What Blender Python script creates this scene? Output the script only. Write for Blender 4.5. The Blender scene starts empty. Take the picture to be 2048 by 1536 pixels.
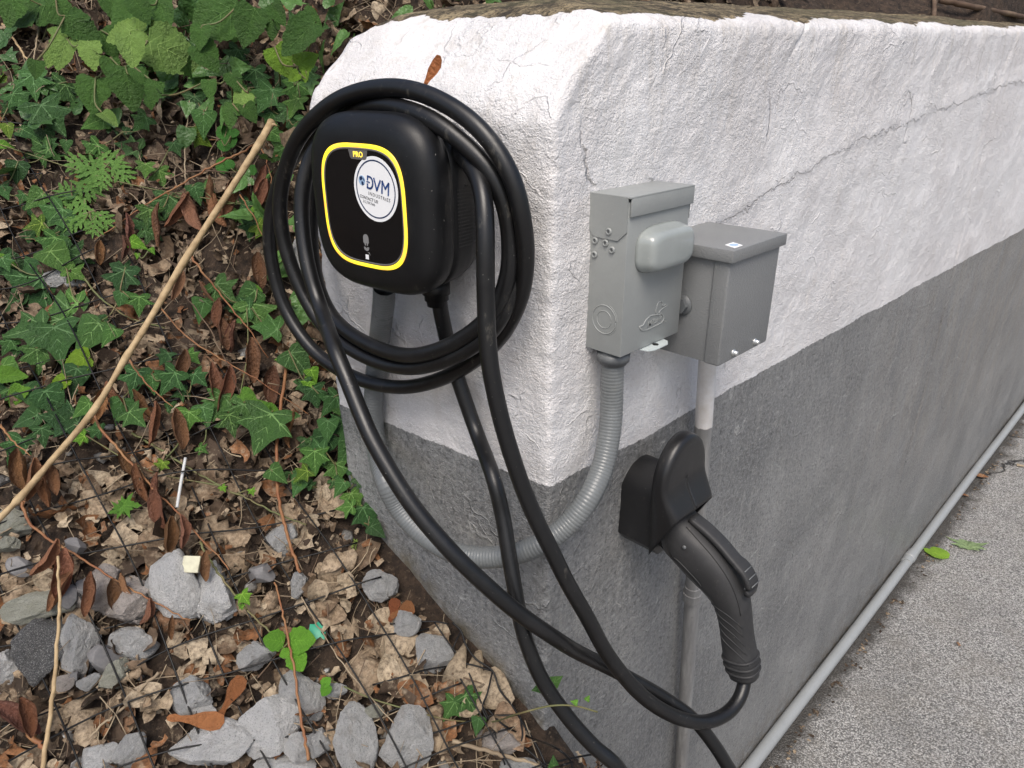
import bpy, bmesh, math, random
import numpy as np
from mathutils import Vector, Matrix, Quaternion
random.seed(7)
RNG = np.random.default_rng(11)
SC = bpy.context.scene
COL = SC.collection
R_ = math.radians

# ------------------------------------------------------------------ camera
F, CX, CY = 1412.0, 1024.0, 768.0
def _c(u, v): return np.array([u - CX, v - CY, F])
_X = _c(2560, 138); _X /= np.linalg.norm(_X)
_D = _c(1048, 4000); _D = _D - _X * (_D @ _X); _D /= np.linalg.norm(_D)
_Z = -_D; _Y = np.cross(_Z, _X)
RW = np.stack([_X, _Y, _Z])                 # world = RW @ camera ray
CAM = np.array([-0.54385, -0.48323, 1.64366])
cam_d = bpy.data.cameras.new('camera'); cam = bpy.data.objects.new('camera', cam_d); COL.objects.link(cam)
M = Matrix.Identity(4)
for i in range(3):
    M[i][0] = RW[i][0]; M[i][1] = -RW[i][1]; M[i][2] = -RW[i][2]; M[i][3] = CAM[i]
cam.matrix_world = M
cam_d.sensor_width = 36; cam_d.lens = 36 * F / 2048; cam_d.clip_start = 0.02; cam_d.clip_end = 500
SC.camera = cam

# ------------------------------------------------------------------ world, sun, exposure
SUN_EL, SUN_DIR = 58, Vector((-0.50, -0.42, 0.0))
world = bpy.data.worlds.new('World'); SC.world = world; world.use_nodes = True
wn = world.node_tree.nodes; wl = world.node_tree.links
sky = wn.new('ShaderNodeTexSky'); sky.sky_type = 'NISHITA'; sky.sun_disc = False
sky.sun_elevation = R_(SUN_EL); sky.sun_rotation = math.atan2(SUN_DIR.x, SUN_DIR.y)
sky.air_density = 1.0; sky.dust_density = 4.0; sky.ozone_density = 0.6
wl.new(sky.outputs[0], wn['Background'].inputs[0]); wn['Background'].inputs[1].default_value = 0.10
sd = bpy.data.lights.new('sun', 'SUN'); sd.energy = 1.5; sd.angle = R_(35); sd.color = (1.0, 0.955, 0.89)
sun = bpy.data.objects.new('sun', sd); COL.objects.link(sun)
sv = SUN_DIR.normalized() * math.cos(R_(SUN_EL)) + Vector((0, 0, math.sin(R_(SUN_EL))))
sun.rotation_euler = sv.to_track_quat('Z', 'Y').to_euler(); sun.location = (0, 0, 6)
SC.view_settings.view_transform = 'Standard'; SC.view_settings.look = 'None'
SC.view_settings.gamma = 1; SC.view_settings.exposure = 0.68
SC.render.engine = 'CYCLES'

# ------------------------------------------------------------------ geometry of the place
YAW = R_(7)
EH = np.array([-math.sin(YAW), math.cos(YAW), 0.0])      # along the end face, away from the corner
EN = np.array([math.cos(YAW), math.sin(YAW), 0.0])       # into the wall
def W_(u, v): return RW @ _c(u, v)
def P_end(u, v, d=0.0):
    w = W_(u, v); return CAM + w * ((-d - CAM @ EN) / (w @ EN))
def P_right(u, v, d=0.0):
    w = W_(u, v); return CAM + w * ((-d - CAM[1]) / w[1])
def P_x(u, v, x):
    w = W_(u, v); return CAM + w * ((x - CAM[0]) / w[0])
def P_z(u, v, z):
    w = W_(u, v); return CAM + w * ((z - CAM[2]) / w[2])
def P_dep(u, v, t): return CAM + W_(u, v) * (t / F)
def E3(h, z, d=0.0): return EH * h - EN * d + np.array([0, 0, z])

_tab = {}
def vnoise(x, y, seed=0):
    if seed not in _tab: _tab[seed] = np.random.default_rng(seed + 100).random((256, 256))
    T = _tab[seed]; x = np.asarray(x, float); y = np.asarray(y, float)
    xi = np.floor(x).astype(int); yi = np.floor(y).astype(int); fx = x - xi; fy = y - yi
    fx = fx * fx * (3 - 2 * fx); fy = fy * fy * (3 - 2 * fy)
    a = T[xi & 255, yi & 255]; b = T[(xi + 1) & 255, yi & 255]; c = T[xi & 255, (yi + 1) & 255]; d = T[(xi + 1) & 255, (yi + 1) & 255]
    return (a * (1 - fx) + b * fx) * (1 - fy) + (c * (1 - fx) + d * fx) * fy - 0.5
def fbm(x, y, seed=0, o=4):
    r = 0; a = 1.0
    for k in range(o):
        r = r + a * vnoise(np.asarray(x) * 2 ** k + 13.7 * k, np.asarray(y) * 2 ** k + 5.1 * k, seed + k); a *= 0.5
    return r
def sstep(a, b, x):
    t = np.clip((np.asarray(x, float) - a) / (b - a), 0, 1); return t * t * (3 - 2 * t)

WALL_W = 0.385
def H(x, y, rough=True):
    x = np.asarray(x, float); y = np.asarray(y, float)
    base = 0.785 + 0.686 * y + 0.50 * x
    up = 1.77 + 0.42 * (y - 0.4) + 0.02 * x
    m = sstep(0.02, 0.50, x) * sstep(0.25, 0.45, y)
    z = base * (1 - m) + np.maximum(base, up) * m
    z = z - 2.6 * np.clip(x - 0.015, 0, 9) * (1 - sstep(0.02, 0.12, y))
    z = np.where(y < -0.1, z, z)
    z = np.minimum(z, 3.2 + 0.1 * (y))
    z = np.maximum(z, -0.25)
    if rough:
        z = z + 0.05 * fbm(x * 3.1, y * 3.1, 3, 3) + 0.018 * fbm(x * 17, y * 17, 9, 3)
    return z
def HN(x, y):
    e = 0.03
    n = np.array([-(H(x + e, y) - H(x - e, y)) / (2 * e), -(H(x, y + e) - H(x, y - e)) / (2 * e), 1.0])
    return n / np.linalg.norm(n)
def P_hill(u, v, off=0.0):
    w = W_(u, v) / F
    t = np.arange(0.35, 7, 0.006); p = CAM[None] + t[:, None] * w[None]
    below = p[:, 2] < H(p[:, 0], p[:, 1])
    k = int(np.argmax(below)) if below.any() else len(t) - 1
    return CAM + w * (t[k] - off)
def depth_of(p): return float((RW.T @ (np.asarray(p) - CAM))[2])

# ------------------------------------------------------------------ materials
def mat(name, col=(0.5, 0.5, 0.5), rough=0.6, metal=0.0, spec=0.5, bump=None, var=None, coat=0.0, objcol=False):
    """bump=(scale, strength, distance); var=(scale, colour2, amount)"""
    m = bpy.data.materials.new(name); m.use_nodes = True; nt = m.node_tree; b = nt.nodes['Principled BSDF']
    b.inputs['Base Color'].default_value = (*col, 1); b.inputs['Roughness'].default_value = rough
    b.inputs['Metallic'].default_value = metal; b.inputs['Specular IOR Level'].default_value = spec
    b.inputs['Coat Weight'].default_value = coat
    tc = nt.nodes.new('ShaderNodeTexCoord')
    if var:
        n = nt.nodes.new('ShaderNodeTexNoise'); n.inputs['Scale'].default_value = var[0]; n.inputs['Detail'].default_value = 6
        nt.links.new(tc.outputs['Object'], n.inputs['Vector'])
        r = nt.nodes.new('ShaderNodeMapRange'); r.inputs['From Min'].default_value = 0.38; r.inputs['From Max'].default_value = 0.68
        r.inputs['To Max'].default_value = var[2]
        nt.links.new(n.outputs['Fac'], r.inputs['Value'])
        x = nt.nodes.new('ShaderNodeMix'); x.data_type = 'RGBA'; x.inputs['A'].default_value = (*col, 1); x.inputs['B'].default_value = (*var[1], 1)
        nt.links.new(r.outputs[0], x.inputs['Factor']); nt.links.new(x.outputs['Result'], b.inputs['Base Color'])
    if bump:
        n = nt.nodes.new('ShaderNodeTexNoise'); n.inputs['Scale'].default_value = bump[0]; n.inputs['Detail'].default_value = 4
        nt.links.new(tc.outputs['Object'], n.inputs['Vector'])
        bp = nt.nodes.new('ShaderNodeBump'); bp.inputs['Strength'].default_value = bump[1]; bp.inputs['Distance'].default_value = bump[2]
        nt.links.new(n.outputs['Fac'], bp.inputs['Height']); nt.links.new(bp.outputs[0], b.inputs['Normal'])
    return m

class NT:
    """tiny node-building helper"""
    def __init__(s, name):
        s.m = bpy.data.materials.new(name); s.m.use_nodes = True; s.t = s.m.node_tree; s.b = s.t.nodes['Principled BSDF']
    def n(s, typ, ins=None, **props):
        nd = s.t.nodes.new('ShaderNode' + typ)
        for k, v in props.items(): setattr(nd, k, v)
        for k, v in (ins or {}).items():
            if hasattr(v, 'is_output') or isinstance(v, bpy.types.NodeSocket): s.t.links.new(v, nd.inputs[k])
            else: nd.inputs[k].default_value = v
        return nd
    def noise(s, vec, scale, detail=4, rough=0.5, dist=0.0):
        return s.n('TexNoise', {'Vector': vec, 'Scale': scale, 'Detail': detail, 'Roughness': rough, 'Distortion': dist}).outputs['Fac']
    def rng(s, v, a, b, c=0.0, d=1.0, sm=False):
        return s.n('MapRange', {'Value': v, 'From Min': a, 'From Max': b, 'To Min': c, 'To Max': d}, interpolation_type='SMOOTHSTEP' if sm else 'LINEAR').outputs[0]
    def math(s, op, a, b=0.0):
        return s.n('Math', {0: a, 1: b}, operation=op).outputs[0]
    def mix(s, f, a, b, typ='MIX'):
        nd = s.n('Mix', data_type='RGBA', blend_type=typ)
        for k, v in (('Factor', f), ('A', a), ('B', b)):
            if isinstance(v, bpy.types.NodeSocket): s.t.links.new(v, nd.inputs[k])
            else: nd.inputs[k].default_value = v if k == 'Factor' else (*v, 1)
        return nd.outputs['Result']
    def set(s, **kw):
        for k, v in kw.items():
            k = k.replace('_', ' ')
            if isinstance(v, bpy.types.NodeSocket): s.t.links.new(v, s.b.inputs[k])
            else: s.b.inputs[k].default_value = v

def wall_material():
    g = NT('painted_stucco'); pos = g.n('NewGeometry').outputs['Position']
    sp = g.n('SeparateXYZ', {0: pos}); x, y, z = sp.outputs
    wob = g.noise(pos, 9, 3); fine = g.noise(pos, 160, 3)
    line = g.math('ADD', g.math('MULTIPLY', x, -0.021), 1.189)
    line = g.math('ADD', line, g.math('MULTIPLY', g.math('SUBTRACT', wob, 0.5), 0.014))
    line = g.math('ADD', line, g.math('MULTIPLY', g.math('SUBTRACT', fine, 0.5), 0.007))
    low = g.rng(g.math('SUBTRACT', line, z), -0.0007, 0.0007)
    # white paint: slightly uneven, thin patches where the render shows, faint grime
    big = g.noise(pos, 3.2, 5, 0.6); mid = g.noise(pos, 22, 5, 0.6)
    white = g.mix(g.rng(big, 0.40, 0.70), (0.80, 0.79, 0.79), (0.69, 0.665, 0.66))
    white = g.mix(g.math('MULTIPLY', g.rng(mid, 0.55, 0.75), 0.35), white, (0.58, 0.53, 0.49))
    white = g.mix(g.math('MULTIPLY', g.rng(g.noise(pos, 170, 3, 0.7), 0.55, 0.70), 0.30), white, (0.55, 0.53, 0.53))
    st = g.n('Mapping', {'Vector': pos, 'Scale': (6, 6, 0.8)}).outputs[0]
    streak = g.noise(st, 4, 6, 0.65)
    white = g.mix(g.math('MULTIPLY', g.rng(streak, 0.55, 0.8), 0.30), white, (0.60, 0.54, 0.47))
    grey = g.mix(g.rng(big, 0.38, 0.68), (0.170, 0.174, 0.177), (0.280, 0.281, 0.278))
    grey = g.mix(g.math('MULTIPLY', g.rng(mid, 0.5, 0.75), 0.45), grey, (0.12, 0.122, 0.125))
    st2 = g.n('Mapping', {'Vector': pos, 'Scale': (14, 14, 2.0)}).outputs[0]
    rust = g.math('MULTIPLY', g.rng(g.noise(st2, 2.2, 6, 0.7), 0.42, 0.62), g.math('MULTIPLY', g.rng(x, 0.8, 2.2), g.rng(z, 0.15, 0.8)))
    grey = g.mix(g.math('MULTIPLY', rust, 0.5), grey, (0.30, 0.24, 0.17))
    scuff = g.rng(g.noise(g.n('Mapping', {'Vector': pos, 'Rotation': (0, 0.9, 0), 'Scale': (9, 9, 60)}).outputs[0], 2.3, 6, 0.8), 0.66, 0.74)
    grey = g.mix(g.math('MULTIPLY', g.rng(g.noise(pos, 150, 3, 0.8), 0.49, 0.62), 0.65), grey, (0.36, 0.365, 0.36))
    grey = g.mix(g.math('MULTIPLY', g.rng(g.noise(g.n('Mapping', {'Vector': pos, 'Location': (3, 5, 7)}).outputs[0], 110, 3, 0.8), 0.52, 0.62), 0.65), grey, (0.085, 0.087, 0.09))
    vst = g.n('Mapping', {'Vector': pos, 'Scale': (30, 30, 3.0)}).outputs[0]
    grey = g.mix(g.math('MULTIPLY', g.rng(g.noise(vst, 3.0, 6, 0.75), 0.50, 0.66), 0.45), grey, (0.36, 0.355, 0.34))
    grey = g.mix(g.math('MULTIPLY', scuff, 0.5), grey, (0.42, 0.43, 0.43))
    drip = g.math('MULTIPLY', g.rng(g.noise(g.n('Mapping', {'Vector': pos, 'Scale': (26, 26, 1.6)}).outputs[0], 2.0, 5, 0.7), 0.52, 0.66), g.rng(z, 1.45, 1.70))
    white = g.mix(g.math('MULTIPLY', drip, 0.38), white, (0.44, 0.40, 0.34))
    mud = g.math('MULTIPLY', g.rng(g.noise(pos, 34, 6, 0.75), 0.44, 0.60), g.rng(z, 0.16, 0.02))
    grey = g.mix(g.math('MULTIPLY', mud, 0.7), grey, (0.15, 0.12, 0.085))
    speck = g.rng(g.noise(pos, 75, 4, 0.8), 0.66, 0.70)
    grey = g.mix(g.math('MULTIPLY', speck, 0.5), grey, (0.46, 0.45, 0.43))
    # damp foot of the end face near the soil
    col = g.mix(low, white, grey)
    soil = g.n('Attribute', attribute_name='soil').outputs['Fac']
    col = g.mix(g.math('MULTIPLY', soil, g.rng(mid, 0.35, 0.6)), col, (0.16, 0.14, 0.10))
    # bare mossy concrete on top
    moss = g.n('Attribute', attribute_name='moss').outputs['Fac']
    mm = g.rng(g.math('ADD', moss, g.math('MULTIPLY', g.math('SUBTRACT', g.noise(pos, 75, 4), 0.5), 0.9)), 0.47, 0.53)
    mc = g.mix(g.rng(g.noise(pos, 40, 6, 0.75), 0.42, 0.6), (0.05, 0.038, 0.022), (0.34, 0.27, 0.16))
    mc = g.mix(g.math('MULTIPLY', g.rng(g.noise(pos, 6, 4), 0.5, 0.62), 0.5), mc, (0.10, 0.10, 0.045))
    mc = g.mix(g.rng(g.noise(pos, 210, 4, 0.7), 0.5, 0.62), mc, (0.035, 0.028, 0.018))
    col = g.mix(mm, col, mc)
    # hairline cracks where the paint has split
    wv = g.n('VectorMath', {0: pos, 1: g.n('VectorMath', {0: g.n('TexNoise', {'Vector': pos, 'Scale': 9.0, 'Detail': 5}).outputs['Color'], 'Scale': 0.12}, operation='SCALE').outputs[0]}, operation='ADD').outputs[0]
    vor = g.n('TexVoronoi', {'Vector': wv, 'Scale': 3.3}, feature='DISTANCE_TO_EDGE').outputs['Distance']
    gate = g.rng(g.noise(pos, 5.5, 3), 0.62, 0.68)
    crack = g.math('MULTIPLY', g.rng(vor, 0.0, 0.012, 1.0, 0.0), gate)
    col = g.mix(g.math('MULTIPLY', crack, 0.35), col, (0.22, 0.20, 0.18))
    vor2 = g.n('TexVoronoi', {'Vector': wv, 'Scale': 13.0}, feature='DISTANCE_TO_EDGE').outputs['Distance']
    ridge = g.math('MULTIPLY', g.rng(vor2, 0.0, 0.03, 1.0, 0.0, True), g.rng(g.noise(pos, 8.5, 2), 0.55, 0.6))
    # relief: render grain, trowel drags, crack ridges
    grain = g.noise(pos, 480, 3, 0.6)
    lump = g.noise(pos, 190, 3, 0.6)
    trow = g.noise(g.n('Mapping', {'Vector': pos, 'Rotation': (0, 0.6, 0.4), 'Scale': (1, 1, 3.4)}).outputs[0], 38, 5, 0.7)
    grey_scr = g.math('MULTIPLY', g.rng(vor2, 0.0, 0.02, 1.0, 0.0), g.rng(g.noise(pos, 17, 3), 0.55, 0.62))
    col = g.mix(g.math('MULTIPLY', g.math('MULTIPLY', grey_scr, low), 0.55), col, (0.50, 0.50, 0.49))
    hgt = g.math('ADD', g.math('MULTIPLY', grain, 0.75), g.math('MULTIPLY', lump, 0.95))
    hgt = g.math('ADD', hgt, g.math('MULTIPLY', trow, 0.45))
    hgt = g.math('ADD', hgt, g.math('MULTIPLY', ridge, 0.55))
    hgt = g.math('SUBTRACT', hgt, g.math('MULTIPLY', crack, 1.2))
    amt = g.math('ADD', 0.85, g.math('MULTIPLY', low, 0.0))
    hgt = g.math('MULTIPLY', hgt, g.rng(g.noise(pos, 7, 4, 0.6), 0.35, 0.62, 0.55, 1.45))
    ld = g.n('Attribute', attribute_name='ledge').outputs['Fac']
    ld = g.math('ADD', ld, g.math('MULTIPLY', g.math('SUBTRACT', g.noise(pos, 22, 5, 0.7), 0.5), 0.055))
    stp = g.math('MULTIPLY', g.rng(ld, -0.0012, 0.0012), g.rng(ld, 0.045, 0.0, 0.0, 1.0))
    stp = g.math('MULTIPLY', stp, g.rng(g.noise(pos, 9, 2), 0.36, 0.5, 0.15, 1.0))
    hgt = g.math('ADD', hgt, g.math('MULTIPLY', stp, 1.5))
    bp = g.n('Bump', {'Height': hgt, 'Strength': 0.9, 'Distance': 0.0031})
    rough = g.math('ADD', 0.62, g.math('MULTIPLY', low, -0.27))
    g.set(Base_Color=col, Roughness=rough, Normal=bp.outputs[0]); g.b.inputs['Specular IOR Level'].default_value = 0.35
    return g.m

def soil_material():
    g = NT('leaf_mould'); pos = g.n('NewGeometry').outputs['Position']
    c = g.mix(g.rng(g.noise(pos, 55, 6, 0.7), 0.35, 0.65), (0.018, 0.012, 0.008), (0.085, 0.055, 0.036))
    c = g.mix(g.rng(g.noise(pos, 130, 4, 0.7), 0.58, 0.7), c, (0.17, 0.125, 0.085))
    bp = g.n('Bump', {'Height': g.noise(pos, 110, 6, 0.75), 'Strength': 1.0, 'Distance': 0.012})
    g.set(Base_Color=c, Roughness=0.95, Normal=bp.outputs[0]); return g.m

def asphalt_material():
    g = NT('asphalt'); pos = g.n('NewGeometry').outputs['Position']
    v = g.n('TexVoronoi', {'Vector': pos, 'Scale': 250.0, 'Randomness': 1.0})
    v2 = g.n('TexVoronoi', {'Vector': pos, 'Scale': 340.0})
    rnd = g.n('SeparateColor', {0: v.outputs['Color']}).outputs[0]
    rnd2 = g.n('SeparateColor', {0: v2.outputs['Color']}).outputs[1]
    c = g.mix(g.rng(rnd, 0.35, 1.0), (0.17, 0.168, 0.163), (0.50, 0.49, 0.475))
    c = g.mix(g.rng(rnd2, 0.6, 1.0), c, (0.60, 0.59, 0.565))
    c = g.mix(g.rng(v.outputs['Distance'], 0.5, 0.9), c, (0.09, 0.087, 0.083))
    c = g.mix(g.math('MULTIPLY', g.rng(g.noise(pos, 7, 5, 0.7), 0.46, 0.70), 0.35), c, (0.22, 0.20, 0.165))
    big = g.noise(pos, 2.3, 5, 0.6)
    c = g.mix(g.math('MULTIPLY', g.rng(big, 0.5, 0.75), 0.40), c, (0.10, 0.098, 0.094))
    sp = g.n('SeparateXYZ', {0: pos})
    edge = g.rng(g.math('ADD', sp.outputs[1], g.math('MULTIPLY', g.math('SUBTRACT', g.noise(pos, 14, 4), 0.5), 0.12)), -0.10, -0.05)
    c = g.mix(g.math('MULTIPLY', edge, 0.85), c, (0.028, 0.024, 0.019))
    wv = g.n('VectorMath', {0: pos, 1: g.n('VectorMath', {0: g.n('TexNoise', {'Vector': pos, 'Scale': 7.0, 'Detail': 5}).outputs['Color'], 'Scale': 0.3}, operation='SCALE').outputs[0]}, operation='ADD').outputs[0]
    cr = g.rng(g.n('TexVoronoi', {'Vector': wv, 'Scale': 0.9}, feature='DISTANCE_TO_EDGE').outputs['Distance'], 0.0, 0.010, 1.0, 0.0)
    cr = g.math('MULTIPLY', cr, g.rng(sp.outputs[0], 2.4, 2.9))
    c = g.mix(cr, c, (0.015, 0.014, 0.013))
    h = g.math('SUBTRACT', g.math('MULTIPLY', g.rng(v.outputs['Distance'], 0.0, 0.8, 1.0, 0.0), 1.0), g.math('MULTIPLY', cr, 3.0))
    h = g.math('ADD', h, g.math('MULTIPLY', g.noise(pos, 60, 4), 0.9))
    bp = g.n('Bump', {'Height': h, 'Strength': 1.0, 'Distance': 0.003})
    g.set(Base_Color=c, Roughness=0.75, Normal=bp.outputs[0]); return g.m

def rock_material(name, a, b, speck, moss=None):
    g = NT(name); pos = g.n('TexCoord').outputs['Object']; oi = g.n('ObjectInfo')
    vec = g.n('VectorMath', {0: pos, 1: g.n('VectorMath', {0: oi.outputs['Location'], 'Scale': 7.3}, operation='SCALE').outputs[0]}, operation='ADD').outputs[0]
    c = g.mix(g.rng(g.noise(vec, 3.0, 6, 0.65), 0.35, 0.65), a, b)
    c = g.mix(g.math('MULTIPLY', g.rng(g.noise(vec, 26, 3, 0.7), 0.56, 0.66), 0.75), c, speck)
    c = g.mix(g.math('MULTIPLY', g.rng(g.noise(vec, 48, 2, 0.6), 0.57, 0.66), 0.7), c, (0.80, 0.80, 0.78))
    c = g.mix(g.math('MULTIPLY', g.rng(g.noise(vec, 1.9, 4, 0.6), 0.58, 0.70), 0.30), c, moss or (0.20, 0.15, 0.10))
    bp = g.n('Bump', {'Height': g.noise(vec, 5, 9, 0.78), 'Strength': 1.0, 'Distance': 0.022})
    g.set(Base_Color=c, Roughness=0.8, Normal=bp.outputs[0]); return g.m

def leaf_material(name, dark, light, rough=0.45, trans=0.25, vein=False, spec=0.4):
    """colour = mix by object random / point tint, times the object's own colour"""
    g = NT(name); pos = g.n('TexCoord').outputs['Object']; oi = g.n('ObjectInfo')
    att = g.n('Attribute', attribute_name='tint').outputs['Fac']
    f = g.math('ADD', g.math('MULTIPLY', oi.outputs['Random'], 0.5), att)
    c = g.mix(g.math('MULTIPLY', f, 1.0), dark, light)
    c = g.mix(g.rng(g.noise(pos, 6, 5, 0.7), 0.45, 0.75, 0, 0.45), c, tuple(k * 0.6 for k in dark))
    c = g.mix(1.0, c, oi.outputs['Color'], 'MULTIPLY')
    bp = g.n('Bump', {'Height': g.noise(pos, 14, 5, 0.6), 'Strength': 0.5, 'Distance': 0.05})
    g.set(Base_Color=c, Roughness=rough, Normal=bp.outputs[0]); g.b.inputs['Specular IOR Level'].default_value = spec
    if trans:
        tr = g.n('BsdfTranslucent', {'Color': c}); ms = g.n('MixShader', {0: trans, 1: g.b.outputs[0], 2: tr.outputs[0]})
        g.t.links.new(ms.outputs[0], g.t.nodes['Material Output'].inputs['Surface'])
    return g.m

def litter_material():
    g = NT('dead_leaf_litter'); pos = g.n('NewGeometry').outputs['Position']
    att = g.n('Attribute', attribute_name='tint').outputs['Fac']
    r = g.n('ValToRGB', {'Fac': att}); e = r.color_ramp; e.interpolation = 'LINEAR'
    cs = [(0, (0.030, 0.021, 0.015)), (0.25, (0.080, 0.055, 0.038)), (0.45, (0.180, 0.124, 0.080)), (0.62, (0.31, 0.232, 0.155)), (0.8, (0.47, 0.385, 0.275)), (0.9, (0.19, 0.085, 0.038)), (1.0, (0.27, 0.125, 0.055))]
    e.elements[0].position = 0; e.elements[0].color = (*cs[0][1], 1); e.elements[1].position = 1; e.elements[1].color = (*cs[-1][1], 1)
    for p, c in cs[1:-1]: el = e.elements.new(p); el.color = (*c, 1)
    c = g.mix(g.rng(g.noise(pos, 150, 6, 0.75), 0.42, 0.66, 0, 0.8), r.outputs[0], (0.045, 0.030, 0.020))
    c = g.mix(g.rng(g.noise(pos, 55, 6, 0.75), 0.52, 0.66, 0, 0.55), c, (0.42, 0.34, 0.24))
    bp = g.n('Bump', {'Height': g.noise(pos, 260, 4, 0.7), 'Strength': 0.7, 'Distance': 0.002})
    g.set(Base_Color=c, Roughness=0.75, Normal=bp.outputs[0]); g.b.inputs['Specular IOR Level'].default_value = 0.25
    return g.m

M_WALL = wall_material(); M_SOIL = soil_material(); M_ASPH = asphalt_material()
def plastic(name, col, rough, spec=0.5, dust=0.25, grain=900):
    g = NT(name); pos = g.n('NewGeometry').outputs['Position']
    c = g.mix(g.math('MULTIPLY', g.rng(g.noise(pos, 18, 6, 0.7), 0.52, 0.75), dust), col, tuple(min(1, k * 2.2 + 0.02) for k in col))
    c = g.mix(g.rng(g.noise(pos, 420, 2, 0.5), 0.755, 0.78), c, (0.30, 0.29, 0.27))
    c = g.mix(g.math('MULTIPLY', g.rng(g.noise(g.n('Mapping', {'Vector': pos, 'Scale': (1, 1, .45)}).outputs[0], 42, 7, 0.8), 0.60, 0.70), dust * 1.2), c, (0.16, 0.145, 0.12))
    rr = g.rng(g.noise(pos, 30, 5, 0.7), 0.35, 0.7, rough - 0.05, rough + 0.10)
    bp = g.n('Bump', {'Height': g.noise(pos, grain, 2), 'Strength': 0.25, 'Distance': 0.0004})
    g.set(Base_Color=c, Roughness=rr, Normal=bp.outputs[0]); g.b.inputs['Specular IOR Level'].default_value = spec
    return g.m
M_BLK = plastic('black_plastic', (0.0070, 0.0072, 0.0080), 0.40, 0.4)
M_GLOSS = mat('glossy_black_panel', (0.006, 0.006, 0.0065), 0.10, spec=0.5)
M_RUB = plastic('cable_rubber', (0.0075, 0.0075, 0.008), 0.33, 0.5, 0.35, 1500)
M_GRIP = plastic('charcoal_grip', (0.030, 0.030, 0.031), 0.55, 0.4, 0.3)
M_HOLD = plastic('holster_plastic', (0.0125, 0.0125, 0.0135), 0.33, 0.55)
def metal_paint(name, col, rough, bscale, bdist, spec=0.5):
    g = NT(name); pos = g.n('NewGeometry').outputs['Position']
    c = g.mix(g.math('MULTIPLY', g.rng(g.noise(pos, 14, 6, 0.7), 0.45, 0.75), 0.35), col, tuple(k * 0.72 for k in col))
    c = g.mix(g.math('MULTIPLY', g.rng(g.noise(pos, 260, 3, 0.6), 0.70, 0.74), 0.5), c, (0.45, 0.45, 0.43))
    bp = g.n('Bump', {'Height': g.noise(pos, bscale, 2), 'Strength': 0.6, 'Distance': bdist})
    g.set(Base_Color=c, Roughness=rough, Normal=bp.outputs[0]); g.b.inputs['Specular IOR Level'].default_value = spec
    return g.m
M_BOX = metal_paint('grey_enamel', (0.290, 0.304, 0.298), 0.40, 240, 0.0003)
M_BULGE = metal_paint('glossy_grey_enamel', (0.32, 0.345, 0.335), 0.18, 180, 0.0003, 0.7)
M_JB = metal_paint('hammered_grey_enamel', (0.205, 0.211, 0.212), 0.38, 620, 0.0014)
M_LFNC = plastic('grey_liquidtight', (0.150, 0.160, 0.162), 0.30, 0.55, 0.25, 500)
M_FIT = plastic('fitting_grey', (0.115, 0.122, 0.126), 0.42)
M_DARK = mat('dark_gap', (0.01, 0.01, 0.01), 0.8)
M_ZINC = mat('bright_zinc', (0.62, 0.63, 0.62), 0.35, metal=0.8)
M_TAB = mat('bright_plated_tab', (0.60, 0.66, 0.66), 0.4, metal=0.2)
M_WPT = mat('white_print', (0.90, 0.91, 0.92), 0.35)
M_NAVY = mat('navy_print', (0.012, 0.028, 0.085), 0.4)
M_BLUE = mat('blue_print', (0.03, 0.075, 0.24), 0.4)
M_PALEB = mat('pale_blue_print', (0.35, 0.50, 0.70), 0.4)
M_DGREY = mat('dark_grey_print', (0.10, 0.10, 0.11), 0.5)
M_TAG = mat('smoked_grey_tag', (0.13, 0.125, 0.12), 0.35)
M_LOGO = mat('grey_logo_print', (0.22, 0.22, 0.22), 0.5)
M_FAINT = mat('faint_grey_print', (0.030, 0.030, 0.030), 0.6)
def ring_material():
    g = NT('yellow_light_guide'); pos = g.n('NewGeometry').outputs['Position']
    c = g.mix(g.rng(g.noise(pos, 55, 2, 0.4), 0.40, 0.62), (0.95, 0.74, 0.03), (0.90, 0.42, 0.06))
    g.set(Base_Color=(0.6, 0.42, 0.03, 1), Roughness=0.3, Emission_Color=c, Emission_Strength=0.95); return g.m
M_RING = ring_material()
M_GLOW = mat('yellow_lit_letters', (0.7, 0.5, 0.05), 0.4)
M_GLOW.node_tree.nodes['Principled BSDF'].inputs['Emission Color'].default_value = (1.0, 0.72, 0.08, 1)
M_GLOW.node_tree.nodes['Principled BSDF'].inputs['Emission Strength'].default_value = 0.8

def pipe_material(name, split=None):
    g = NT(name); pos = g.n('NewGeometry').outputs['Position']; z = g.n('SeparateXYZ', {0: pos}).outputs[2]
    st = g.n('Mapping', {'Vector': pos, 'Scale': (18, 18, 1.6)}).outputs[0]
    c = g.mix(g.rng(g.noise(st, 6, 6, 0.7), 0.45, 0.66), (0.21, 0.208, 0.205), (0.30, 0.298, 0.29))
    c = g.mix(g.math('MULTIPLY', g.rng(g.noise(pos, 60, 5, 0.7), 0.6, 0.68), 0.6), c, (0.12, 0.115, 0.11))
    if split:
        l = g.math('ADD', split, g.math('MULTIPLY', g.math('SUBTRACT', g.noise(pos, 120, 2), 0.5), 0.006))
        w = g.rng(g.math('SUBTRACT', z, l), -0.0005, 0.0005)
        wc = g.mix(g.rng(g.noise(pos, 30, 5, 0.7), 0.4, 0.7), (0.74, 0.72, 0.70), (0.62, 0.58, 0.53))
        c = g.mix(w, c, wc)
    bp = g.n('Bump', {'Height': g.noise(pos, 210, 4, 0.6), 'Strength': 0.4, 'Distance': 0.0012})
    g.set(Base_Color=c, Roughness=0.42, Normal=bp.outputs[0]); return g.m

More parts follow.
